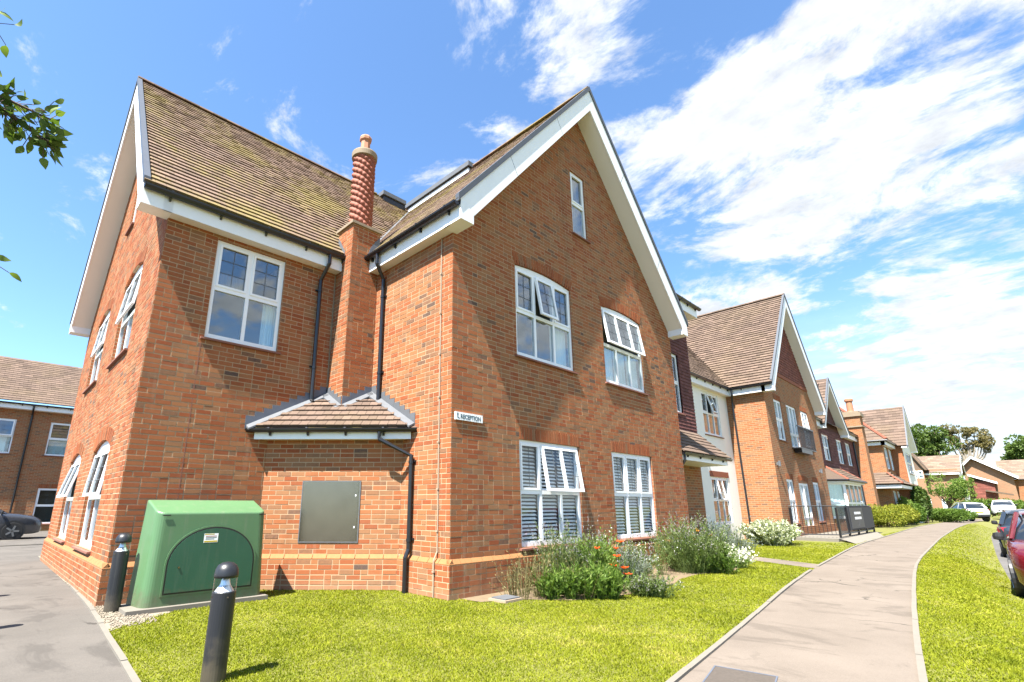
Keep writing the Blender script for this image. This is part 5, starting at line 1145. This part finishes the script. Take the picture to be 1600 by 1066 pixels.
v_ = MB(); v_.prism([e6.P(-.55, 5.25, .32), e6.P(4.5, 7.85, .32), e6.P(4.5, 7.55, .32), e6.P(-.4, 5.0, .32)], e6.n*.05); v_.prism([e6.P(9.5, 5.25, .32), e6.P(4.5, 7.85, .32), e6.P(4.5, 7.55, .32), e6.P(9.4, 5.0, .32)], e6.n*.05); v_.build('barge_board', 'white', H6, 'stuff')
g6 = Wall((83.6, 5.2), (0, -1)); m_ = MB(); far_wall(m_, g6, -.3, 5.9, (1.8, 3.6), [(1.9+k*.57, 2.36+k*.57, 4.75, 5.7) for k in range(3)]); m_.build('wing_wall', 'far_brick_tan', H6)
MAT['timber'] = mat('brown_timber', (.20, .13, .085), .8, var=.2, vs=3)
m_ = MB(); m_.poly([g6.P(1.6, 5.85, .01), g6.P(3.8, 5.85, .01), g6.P(2.7, 7.9, .01)]); m_.build('timber_gable', 'timber', H6)
for k in range(3): window(H6, g6, 1.9+k*.57, 2.36+k*.57, 4.75, 5.7, 1, .5, lead=False, sill=False, fw_=.05, o=.02, room=False, curtain=((0, 1, 0, 1, 'curtain'),), name='window')
b_ = MB(); b_.prism([g6.P(1.35, 5.75, .25), g6.P(2.7, 8.25, .25), g6.P(2.7, 7.9, .25), g6.P(1.6, 5.75, .25)], g6.n*.06); b_.prism([g6.P(4.05, 5.75, .25), g6.P(2.7, 8.25, .25), g6.P(2.7, 7.9, .25), g6.P(3.8, 5.75, .25)], g6.n*.06); b_.build('barge_board', 'timber', H6, 'stuff')
rd2 = roof_deck(H6, m='tile_tan', polys=[[g6.P(1.3, 5.75, .3), g6.P(2.7, 8.25, .3), g6.P(2.7, 8.25, -5), g6.P(1.3, 5.75, -2)], [g6.P(4.1, 5.75, .3), g6.P(4.1, 5.75, -2), g6.P(2.7, 8.25, -5), g6.P(2.7, 8.25, .3)]])
f = MB(); w6.box(f, -1, 6.9, 5.15, 5.35, .3, .5); f.build('fascia', 'white', H6)
H7 = thing('brown_house', 'long low roofed brown house with a red tile hung side porch at the bend', 'house', (98, -4, 0))
w7 = Wall((98, -1.6), (0, -1)); e7 = Wall((98, -6.4), (1, 0)); g7 = lambda z: (0, 4.8) if z < 5.2 else (max(.0, (z-6.7)*.8), max(1.2, 4.8-(z-5.2)*1.25))
h7e = [(1.2, 3.0, 4.0, 5.0), (4.2, 6.0, 4.0, 5.0), (1.2, 3.2, .9, 2.2)]
m_ = MB(); far_wall(m_, w7, -.3, 7.7, g7, (), (5.2, 6.7)); m_.build('wall', 'far_brick_tan', H7)
m_ = MB(); far_wall(m_, e7, -.3, 5.3, (0, 12), h7e); m_.build('front_wall', 'far_brick', H7)
for h_ in h7e: window(H7, e7, *h_, 3, .5, lead=False, curtain=((0, 1, 0, 1, 'curtain'),))
rd = roof_deck(H7, m='tile_tan', polys=[[w7.P(1.1, 8.15, .6), w7.P(1.1, 8.15, -12), w7.P(5.3, 5.1, -12), w7.P(5.3, 5.1, .6)], [w7.P(1.1, 8.15, .6), w7.P(-.4, 6.6, .6), w7.P(-.4, 6.6, -12), w7.P(1.1, 8.15, -12)]])
t_ = Tiles(); t_.plane(w7.P(5.3, 5.12, .6), (1, 0, 0), (0, .81, .587), 5.2, lambda v: (0, 12.5), g=.5, tw=.6); t_.build(rd, 'tile_tan', 150)
b_ = MB(); b_.prism([w7.P(1.1, 8.2, .6), w7.P(5.35, 5.12, .6), w7.P(5.2, 4.85, .6), w7.P(1.1, 7.85, .6)], w7.n*.06); b_.prism([w7.P(1.1, 8.2, .6), w7.P(-.45, 6.6, .6), w7.P(-.3, 6.4, .6), w7.P(1.1, 7.85, .6)], w7.n*.06); b_.build('barge_board', 'white', H7, 'stuff')
p7 = Wall((96.2, -1.8), (0, -1)); m_ = MB(); p7.box(m_, .5, 2.6, 2.0, 4.6, -1.8, 0); p7o = m_.build('porch_wall', 'hung_red', H7); hung_rows(H7, p7, 2.0, 4.4, (.5, 2.6), m='hung_red', parent=p7o, g=.2, tw=.5)
m_ = MB(); p7.box(m_, .6, 2.6, -.3, 2.0, -1.8, -.05); m_.build('porch_base', 'far_brick_tan', H7)
m_ = MB(); m_.prism([p7.P(.2, 5.6, .3), p7.P(2.9, 4.4, .3), p7.P(2.9, 4.2, .3), p7.P(.2, 5.4, .3)], p7.n*-2.2); m_.build('porch_roof', 'tile_tan', H7)
m_ = MB(); m_.prism([p7.P(.2, 5.62, .3), p7.P(2.95, 4.42, .3), p7.P(2.95, 4.15, .3), p7.P(.2, 5.35, .3)], p7.n*.06); m_.build('barge_board', 'white', H7)
m_ = MB(); m_.prism([p7.P(1.6, 3.4, .5), p7.P(4.2, 2.8, .5), p7.P(4.2, 2.6, .5), p7.P(1.6, 3.2, .5)], p7.n*-1.5); m_.build('garage_roof', 'tile_tan', H7)
H8 = thing('brown_house', 'tan roofed house partly cut off behind the white parked car', 'house', (112, -9, 0))
w8 = Wall((110, -5.5), (0, -1)); m_ = MB(); far_wall(m_, w8, -.3, 5.2, (0, 12)); m_.build('wall', 'far_brick', H8)
rd = roof_deck(H8, m='tile_tan', polys=[[(109.4, -5, 5.2), (109.4, -18, 5.2), (115, -18, 8.4), (115, -5, 8.4)]]); t_ = Tiles(); t_.plane((109.4, -5, 5.22), (0, -1, 0), (.868, 0, .496), 6.4, lambda v: (0, 13), g=.5, tw=.6); t_.build(rd, 'tile_tan', 100)

# brick wing across the courtyard
HL = thing('courtyard_house', 'long brick house across the drive at the far left', 'house', (-6, 29.5, 0))
wL = Wall((-16, 29.5), (1, 0)); hLf = [(10.1, 11.8, 3.86, 5.62), (13.2, 14.1+.85, 3.86, 5.62), (13.25, 14.95, .36, 2.15), (6.6, 8.3, 3.86, 5.62), (8.8, 10.5, .36, 2.15)]
m_ = MB(); far_wall(m_, wL, -.3, 6.5, (0, 30), hLf); wlL = m_.build('wall', 'far_brick', HL)
for i, h_ in enumerate(hLf):
    rv = MB(); reveals(rv, wL, [h_]); rv.build('window_reveal', 'far_brick_red', wlL)
    window(HL, wL, *h_, 2, .5, open_=((1, 1, 8),) if i == 0 else (), curtain=((.05, .95, .02, .5, 'curtain'),) if i != 2 else ())
    if i in (2, 4): soldier(HL, wL, h_[0], h_[1], h_[3]+.005, singles=False)
rd = roof_deck(HL, [[(-16.5, 29.0, 6.50), (15, 29.0, 6.50), (15, 33, 9.55), (-16.5, 33, 9.55)]])
t_ = Tiles(); t_.plane((-16.5, 29.0, 6.52), (1, 0, 0), (0, .795, .606), 5.03, lambda v: (9, 20), g=.24, tw=.34, th=.03); t_.build(rd, 'tile_clean', 300)
t_ = Tiles(); t_.plane((-16.5, 29.0, 6.52), (1, 0, 0), (0, .795, .606), 5.03, lambda v: (0, 9), g=.24, tw=.9, th=.03); t_.plane((-16.5, 29.0, 6.52), (1, 0, 0), (0, .795, .606), 5.03, lambda v: (20, 31), g=.24, tw=.9, th=.03); t_.build(rd, 'tile_clean', 0)
f = MB(); wL.box(f, -.5, 30, 6.14, 6.42, .38, .42); f.build('fascia', 'white', HL); gutter(HL, wL.P(-.5, 6.42, .5), wL.P(30, 6.42, .5), wL.n, .075, 1.0)
f = MB(); wL.box(f, -.5, 30, 6.14, 6.16, 0, .38); f.build('eave_soffit', 'soffit', HL)
downpipe(HL, [wL.P(12.33, 6.4, .5), wL.P(12.33, 6.2, .5), wL.P(12.36, 5.9, .07), wL.P(12.36, -.1, .07)], .045)
b = MB(); wL.box(b, 14.5, 14.9, 3.1, 3.3, 0, .3); b.build('wall_lamp', 'black', HL)
# ------------------------------------------------------------------ cars
MAT['car_red'] = mat('red_car_paint', (.12, .006, .012), .2, .3, var=.03, coat=1); MAT['car_grey'] = mat('grey_car_paint', (.055, .06, .072), .25, .4, var=.03, coat=1)
MAT['car_silver'] = mat('silver_car_paint', (.55, .56, .58), .28, .5, var=.02, coat=1); MAT['car_white'] = mat('white_car_paint', (.78, .79, .80), .3, var=.02, coat=1); MAT['car_slate'] = mat('slate_car_paint', (.035, .045, .06), .22, .4, var=.02, coat=1)
MAT['car_glass'] = mat('car_glass', (.012, .016, .02), .04, 0, var=.05, coat=1); MAT['rubber'] = mat('tyre_rubber', (.018, .018, .018), .8, var=.3, vs=20); MAT['rim'] = mat('alloy_rim', (.50, .51, .53), .3, .9, var=.05)
MAT['tail'] = mat('red_lens', (.42, .01, .012), .15, coat=1); MAT['headl'] = mat('headlamp_glass', (.55, .58, .62), .08, .3, coat=1); MAT['trim'] = mat('black_trim', (.02, .02, .022), .5); MAT['plate'] = mat('number_plate', (.75, .75, .72), .5); MAT['plate_y'] = mat('yellow_number_plate', (.75, .55, .05), .5)
def loft(rows, close=True):
    """rows: equal-length lists of points; makes quads between them"""
    mb = MB(); n = len(rows[0])
    for r in rows: mb.v += [tuple(p) for p in r]
    for i in range(len(rows)-1):
        for j in range(n-1): mb.f.append((i*n+j, i*n+j+1, (i+1)*n+j+1, (i+1)*n+j)); mb.t.append(0)
    for r in (0, len(rows)-1): mb.f.append(tuple(range(r*n, r*n+n)) if r else tuple(range(n-1, -1, -1))); mb.t.append(0)
    return mb
def car(name, label, loc, yaw, paint, L_=4.3, wd=1.78, H=1.46, kind='hatch', rear_plate=True):
    t = thing(name, label, 'car', loc); hw = wd/2; M4 = Matrix.Translation(loc) @ Matrix.Rotation(yaw, 4, 'Z')
    def bld(mb, nm, m, parent=t, smooth=False):
        mb.v = [tuple(M4 @ Vector(p)) for p in mb.v]; return mb.build(nm, m, parent, smooth=smooth)
    # stations: x, sill z, belt z, half width, deck crown   (nose at +x)
    hl = L_/2
    st = [(hl, .34, .58, .62), (hl-.06, .24, .70, .76), (hl-.28, .20, .82, .92), (hl-.75, .19, .92, .99), (hl-1.35, .19, .985, 1.0), (hl-2.2, .19, .99, 1.0), (-hl+1.0, .19, 1.0, 1.0), (-hl+.45, .22, 1.0, .975), (-hl+.12, .28, .96, .90), (-hl, .40, .86, .80)]
    rows = []
    for x, z0, z1, k in st:
        w_ = hw*k; mid = z0+(z1-z0)*.55
        half = [(w_*.90, z0), (w_*.985, z0+.09), (w_, mid), (w_*.985, z1-.10), (w_*.94, z1-.025), (w_*.80, z1+.012), (w_*.4, z1+.035), (0, z1+.042)]
        rows.append([(x, y, z) for y, z in half]+[(x, -y, z) for y, z in reversed(half[:-1])])
    body = bld(loft(rows), 'body', paint, smooth=True)
    rear = -hl+.22 if kind == 'hatch' else -hl+.95
    gs = [(hl-1.12, 0, .80), (hl-1.45, .22, .78), (hl-1.95, H-.99-.07, .70), (hl-2.4, H-.99, .68), (rear+.75, H-1.02, .68), (rear+.35, H-1.10, .67), (rear+.05, .12, .74), (rear, 0, .76)]
    rows = []
    for x, h_, k in gs:
        w_ = hw*k; b_ = .96; zt_ = b_+max(.03, h_); wb_ = hw*.90
        half = [(wb_, b_-.02), (wb_*(1-.25*0)-(wb_-w_)*.45, b_+(zt_-b_)*.5), (w_, zt_-.05), (w_*.85, zt_), (0, zt_+.025)]
        rows.append([(x, y, z) for y, z in half]+[(x, -y, z) for y, z in reversed(half[:-1])])
    bld(loft(rows), 'windows', 'car_glass', smooth=True)
    ra = [(x, zt_) for x, zt_ in ((hl-1.98, H-.06), (hl-2.4, H-.005), (rear+.75, H-.03), (rear+.33, H-.12))]
    rows = [[(x, y*hw, z+.03-abs(y)**2*.09) for y in (-.66, -.5, -.25, 0, .25, .5, .66)] for x, z in ra]
    rf = loft(rows); rf.v = rf.v; bld(rf, 'roof_panel', paint, smooth=True)
    for sg in (-1, 1):
        for pts_, r_ in (([(hl-1.15, sg*hw*.88, .97), (hl-1.97, sg*hw*.70, H-.05)], .035), ([(hl-2.35, sg*hw*.905, .97), (hl-2.35, sg*hw*.715, H-.05)], .03), ([(rear+.1, sg*hw*.86, 1.0), (rear+.4, sg*hw*.70, H-.10)], .06), ([(hl-1.97, sg*hw*.71, H-.045), (rear+.4, sg*hw*.705, H-.09)], .03)):
            p = MB(); p.tube(pts_, r_, 6); bld(p, 'pillar', paint)
        m_ = MB(); c = (hl-1.28, sg*(hw+.06), 1.02); m_.lathe((0, 0, 0), [(.02, -.07), (.075, -.055), (.085, 0), (.07, .06), (.02, .075)], 12); m_.v = [(c[0]+x*.55, c[1]+y*1.0, c[2]+z) for x, y, z in m_.v]; m_.box(c[0]-.02, c[0]+.02, min(sg*(hw-.14), c[1]), max(sg*(hw-.14), c[1]), .95, .985); bld(m_, 'mirror', 'trim', smooth=False)
        h = MB(); h.hexa([(hl-.55, sg*hw*.86, .66), (hl-.16, sg*hw*.62, .62), (hl-.12, sg*hw*.36, .62), (hl-.5, sg*hw*.5, .66), (hl-.62, sg*hw*.965, .80), (hl-.235, sg*hw*.80, .765), (hl-.175, sg*hw*.4, .735), (hl-.5, sg*hw*.5, .80)]); bld(h, 'headlight', 'headl')
        r_ = MB(); r_.hexa([(-hl-.01, sg*hw*.45, .74), (-hl+.02, sg*hw*.80, .74), (-hl+.33, sg*hw*.985, .76), (-hl+.3, sg*hw*.5, .76), (-hl+.06, sg*hw*.45, .93), (-hl+.10, sg*hw*.88, .94), (-hl+.36, sg*hw*.975, .95), (-hl+.3, sg*hw*.5, .95)]); bld(r_, 'tail_light', 'tail')
        for x in (hl-.87, -hl+.82):
            a = MB(); a.tube([(x, sg*(hw-.20), .33), (x, sg*(hw+.004), .33)], .385, 28); bld(a, 'wheel_arch', 'trim')
            w_ = MB(); w_.tube([(x, sg*(hw-.17), .32), (x, sg*(hw-.01), .32), (x, sg*(hw+.012), .32)], [.32, .32, .30], 28); wo_ = bld(w_, 'wheel', 'rubber')
            rm = MB(); rm.tube([(x, sg*(hw+.006), .32), (x, sg*(hw+.016), .32)], .215, 24)
            bld(rm, 'hub_plate', 'trim', wo_)
            for k in range(5):
                a_ = k*2*math.pi/5; s_ = MB(); ca, sa = math.cos(a_), math.sin(a_); y0, y1 = sg*(hw+.014), sg*(hw+.024)
                q = [(.02, .035), (.205, .028), (.205, -.028), (.02, -.035)]
                s_.prism([(x+r*ca-p*sa, y0, .32+r*sa+p*ca) for r, p in q], (0, y1-y0, 0)); bld(s_, 'spoke', 'rim', wo_)
        ln_ = MB(); ln_.box(-hl+.7, hl-1.0, sg*hw*.99-.006, sg*hw*.99+.012, .235, .33); bld(ln_, 'sill_trim', 'trim')
        for x in (hl-2.05, hl-2.95):
            d = MB(); d.box(x-.19, x-.03, sg*hw*1.0-.004, sg*hw*1.0+.022, .80, .83); bld(d, 'door_handle', paint)
    g = MB(); g.hexa([(hl-.02, -hw*.5, .42), (hl+.008, hw*0-.0, .42), (hl+.008, .0, .58), (hl-.02, -hw*.5, .58), (hl-.12, -hw*.5, .42), (hl-.12, 0, .42), (hl-.12, 0, .58), (hl-.12, -hw*.5, .58)]); g = MB(); g.box(hl-.1, hl+.006, -hw*.46, hw*.46, .44, .58); bld(g, 'grille', 'trim')
    p = MB(); p.box(hl, hl+.014, -.26, .26, .36, .47); bld(p, 'front_plate', 'plate')
    p = MB(); p.box(-hl-.012, -hl+.02, -.26, .26, .62, .73); bld(p, 'rear_plate', 'plate_y'); b_ = MB(); b_.box(-hl-.01, -hl+.3, -hw*.82, hw*.82, .36, .50); bld(b_, 'bumper', 'trim' if kind == 'hatch' else paint)
    return t
car('parked_car', 'dark grey saloon parked at the far left in front of the courtyard house', (-5.1, 22.0, 0), 0, 'car_grey', 4.4, 1.80, 1.40, 'saloon')
car('parked_car', 'dark red car at the right edge facing the camera beside the verge', (10.6, -6.27, -.34), math.pi, 'car_red', 4.4, 1.82, 1.50)
car('parked_car', 'slate grey car seen from behind just beyond the red car', (20.8, -6.0, -.34), 0, 'car_slate', 4.3, 1.80, 1.48)
car('parked_car', 'silver hatchback with red tail lights parked behind the low hedge', (56.5, -2.75, .05), R(28), 'car_silver', 3.7, 1.65, 1.5)
car('parked_car', 'white car facing the camera at the end of the road by the hedge', (68, -4.95, .35), math.pi, 'car_white', 4.2, 1.72, 1.45, 'saloon')

# ------------------------------------------------------------------ hedges, shrubs and trees
def cloud_points(n, c, rad, shell=.55):
    d = rdir(n); r = (RNG.random(n)**(1/3))*(1-shell)+shell*RNG.uniform(.75, 1.05, n); return np.array(c)+d*r[:, None]*np.array(rad), d
def clump_leaves(t, clumps, per, leaf, m, name='crown', kind='stuff', tint=(.45, .22)):
    Ps, Ds, Ts = [], [], []
    for c, rad in clumps:
        P, d = cloud_points(per, c, rad); Ps.append(P); Ds.append(unit(d+.9*rdir(per))); Ts.append(np.clip(RNG.normal(tint[0]+RNG.normal(0, .1), tint[1], per), 0, 1))
    P, D_, T_ = np.concatenate(Ps), np.concatenate(Ds), np.concatenate(Ts)
    V, F = leaves(P, D_, leaf[0]*RNG.uniform(.6, 1.3, len(P)), leaf[1]*RNG.uniform(.7, 1.3, len(P))); return np_mesh(name, V, F, np.repeat(T_, 2), m, t, kind)
def hedge(name, label, cat, box_, n, leaf, m, h_noise=.12):
    x0, x1, y0, y1, z1 = box_; t = thing(name, label, cat, ((x0+x1)/2, (y0+y1)/2, 0)); nc = max(6, int((x1-x0)*(y1-y0)*3))
    cl = [((RNG.uniform(x0, x1), RNG.uniform(y0, y1), z1*RNG.uniform(.35, .72)), (max(.3, (x1-x0)/5), max(.25, (y1-y0)/3.5), z1*RNG.uniform(.28, .40))) for _ in range(nc)]
    clump_leaves(t, cl, n//nc, leaf, m, 'foliage')
    for _ in range(9):
        q = MB(); a = Vector((RNG.uniform(x0+.3*(x1-x0), x1-.3*(x1-x0)), RNG.uniform(y0+.3*(y1-y0), y1-.3*(y1-y0)), 0)); q.tube([a, a+Vector((RNG.uniform(-.2, .2), RNG.uniform(-.2, .2), z1*.7))], [.03, .01], 5); q.build('stem', 'bark', t)
    return t
hedge('yellow_hedge', 'rounded yellow green hedge beyond the end of the railing', 'hedge', (34.0, 38.5, -.9, .9, 1.3), 9000, (.13, .07), 'yellow_leaf')
hedge('round_shrub', 'bright lime green rounded shrub right of the yellow hedge', 'shrub', (41.5, 43.8, -1.0, .2, 1.75), 5000, (.15, .08), 'green_leaf')
hedge('round_shrub', 'small golden shrub tucked between the yellow hedge and the lime shrub', 'shrub', (39.6, 41.0, -.9, .1, 1.0), 2500, (.13, .07), 'yellow_leaf')
hedge('climbing_shrub', 'tall dark leafy shrub at the canopy end of the orange brick house', 'shrub', (45.6, 47.6, -1.3, -.6, 2.9), 6000, (.2, .1), 'dark_leaf')
hedge('low_hedge', 'low clipped green hedge in front of the silver car', 'hedge', (50.0, 51.8, -3.2, .2, 1.05), 11000, (.13, .07), 'green_leaf')
hedge('far_hedge', 'long dark green hedge behind the white car', 'hedge', (79, 80.5, -9.5, -2.2, 2.0), 9000, (.22, .12), 'green_leaf')
def tree(label, base, trunk_h, trunk_r, clumps, per, leaf, m, bark='bark', group=None, name='tree', tint=(.45, .22), limbs=True):
    t = thing(name, label, 'tree', base, group); b = Vector(base); top = b+Vector((RNG.uniform(-.2, .2), RNG.uniform(-.2, .2), trunk_h))
    k = MB(); k.tube([b-Vector((0, 0, .1)), b+(top-b)*.4+Vector((.03, .02, 0)), top], [trunk_r*1.3, trunk_r, trunk_r*.75], 10); tk = k.build('trunk', bark, t, smooth=True)
    if limbs:
        for c, rad in clumps:
            c = Vector(c); q = MB(); st_ = b+(top-b)*RNG.uniform(.65, 1.0); mid = (st_+c)/2+Vector((RNG.uniform(-.3, .3), RNG.uniform(-.3, .3), -.15*(c-st_).length*.3)); q.tube([st_, mid, c], [trunk_r*.5, trunk_r*.33, trunk_r*.1], 6); q.build('limb', bark, t)
    clump_leaves(t, clumps, per, leaf, m, 'crown', 'stuff', tint); return t
def rnd_clumps(c, rad, n, size): 
    out = []
    for _ in range(n):
        d = rdir(1)[0]*RNG.uniform(.35, 1.0); out.append((tuple(np.array(c)+d*np.array(rad)), tuple(np.array(size)*RNG.uniform(.7, 1.25)))); 
    return out
tree('small light green tree standing in front of the tan house', (62, -1.5, 0), 1.6, .10, rnd_clumps((62, -1.75, 3.0), (1.6, 1.75, 1.35), 30, (.55, .55, .38)), 150, (.17, .09), 'green_leaf', tint=(.6, .2))
tree('large dark green tree behind the hipped house', (128, 4.5, 0), 7, .5, rnd_clumps((128, 4.3, 12.5), (4, 4.2, 4.2), 40, (1.5, 1.3, 1.1)), 260, (.5, .28), 'dark_leaf', tint=(.6, .25))
tree('spreading dark green tree at the right end of the street', (128, -9, 0), 6, .5, rnd_clumps((128, -9.3, 10.5), (3.5, 3.6, 2.9), 34, (1.3, 1.1, .9)), 240, (.5, .28), 'dark_leaf', tint=(.7, .25))
MAT['euc'] = leaf_mat('olive_leaf', (.16, .15, .06), (.36, .30, .13), .3)
eu = thing('open_crowned_tree', 'tall open crowned olive tree with pale bare limbs', 'tree', (130, -1.6, 0)); q = MB(); q.tube([(130, -1.6, 0), (130, -1.5, 5), (130, -1.3, 9.3)], [.5, .42, .35], 10); q.build('trunk', 'bark_pale', eu)
ec = [((130, .2, 15.9), (1.3, 1.0, .8)), ((130, -.9, 15.6), (1.1, .8, .7)), ((130, -2.0, 15.1), (1.3, 1.0, .8)), ((130, -3.2, 14.6), (1.0, .8, .7)), ((130, -4.3, 13.9), (1.2, .9, .9)), ((130, -5.0, 13.0), (.9, .6, .6)), ((130, .8, 14.6), (.9, .7, .6)), ((130, -2.2, 13.1), (.8, .5, .4)), ((130, -.2, 13.9), (.9, .6, .5)), ((130, -3.4, 12.6), (.7, .5, .4)), ((130, -4.4, 12.0), (.8, .5, .4)), ((131, -1.2, 12.2), (.7, .5, .4))]
for c, rad in ec:
    q = MB(); c = Vector(c); s_ = Vector((130, -1.35, RNG.uniform(7.5, 9.3))); m2 = s_+(c-s_)*.5+Vector((0, (c.y+1.35)*.15, -.2)); q.tube([s_, m2, c], [.24, .13, .05], 6); q.build('limb', 'bark_pale', eu)
ec += [((130+RNG.uniform(-1, 1), c[1]+RNG.normal(0, .7), c[2]+RNG.normal(-.25, .45)), (.6, .45, .35)) for c, r_ in ec for _ in range(3)]
clump_leaves(eu, ec, 150, (.36, .18), 'euc', 'crown', 'stuff')
# the young tree left of the camera whose twigs reach into the picture
yt = thing('young_tree', 'young tree left of the drive reaching a few leafy twigs into the sky', 'tree', (-7.3, -2.9, 0))
k = MB(); k.tube([(-7.3, -2.9, -.1), (-7.25, -2.9, 1.5), (-7.3, -2.85, 3.4), (-7.25, -2.9, 4.6)], [.07, .055, .04, .012], 8); k.build('trunk', 'bark', yt)
def spray(st_, pts_, nl, ls=.055):
    q = MB(); P_ = [Vector(st_)]+[Vector(p) for p in pts_]; q.tube(P_, [.014]+[.009*(1-i/len(pts_))+.002 for i in range(len(pts_))], 6); br_ = q.build('branch', 'bark', yt)
    tot = []
    for i in range(nl):
        s = RNG.uniform(.25, 1.0)*(len(P_)-1); a = int(min(s, len(P_)-2)); f_ = s-a; tot.append(tuple(P_[a].lerp(P_[a+1], f_)))
    P = np.array(tot); D_ = unit(np.array(tuple((P_[-1]-P_[0]).normalized()))+1.1*rdir(nl)+np.array([0, 0, -.25])); tw = MB(); ends = P+D_*RNG.uniform(.02, .09, nl)[:, None]
    for a, b in zip(P, ends): tw.tube([a, b], .0018, 4)
    tw.build('twig', 'bark', br_, 'stuff')
    V, F = shaped_leaves(ends, unit(D_+.7*rdir(nl)+np.array([0, 0, -.2])), ls*RNG.uniform(.65, 1.2, nl), ls*.52*RNG.uniform(.8, 1.2, nl))
    np_mesh('foliage', V, F, np.tile(np.clip(RNG.normal(.45, .25, nl), 0, 1), 8), 'young_leaf', br_, 'stuff')
MAT['young_leaf'] = leaf_mat('young_leaf', (.07, .13, .025), (.20, .28, .06), .3, .65)
spray((-7.28, -2.88, 2.3), [(-6.4, -2.95, 2.7), (-5.7, -2.93, 2.95), (-5.25, -2.92, 2.97), (-5.02, -2.92, 2.95)], 130, .06)
spray((-5.4, -2.92, 2.97), [(-5.2, -2.9, 2.93), (-5.08, -2.9, 2.88), (-5.02, -2.9, 2.84)], 70, .06)
spray((-7.27, -2.88, 2.9), [(-6.3, -2.95, 3.2), (-5.6, -2.98, 3.3), (-5.26, -2.99, 3.24)], 70)
spray((-7.28, -2.88, 1.9), [(-6.4, -2.8, 2.1), (-5.6, -2.78, 2.25), (-5.09, -2.78, 2.27)], 70)
for k_ in range(7):
    a = RNG.uniform(2.2, 4.2); e = Vector((-7.3+1.3*math.cos(a), -2.9+1.3*math.sin(a), RNG.uniform(2.6, 4.6))); spray((-7.28, -2.88, e.z-.7), [tuple(Vector((-7.28, -2.88, e.z-.5)).lerp(e, .5)), tuple(e)], 60)
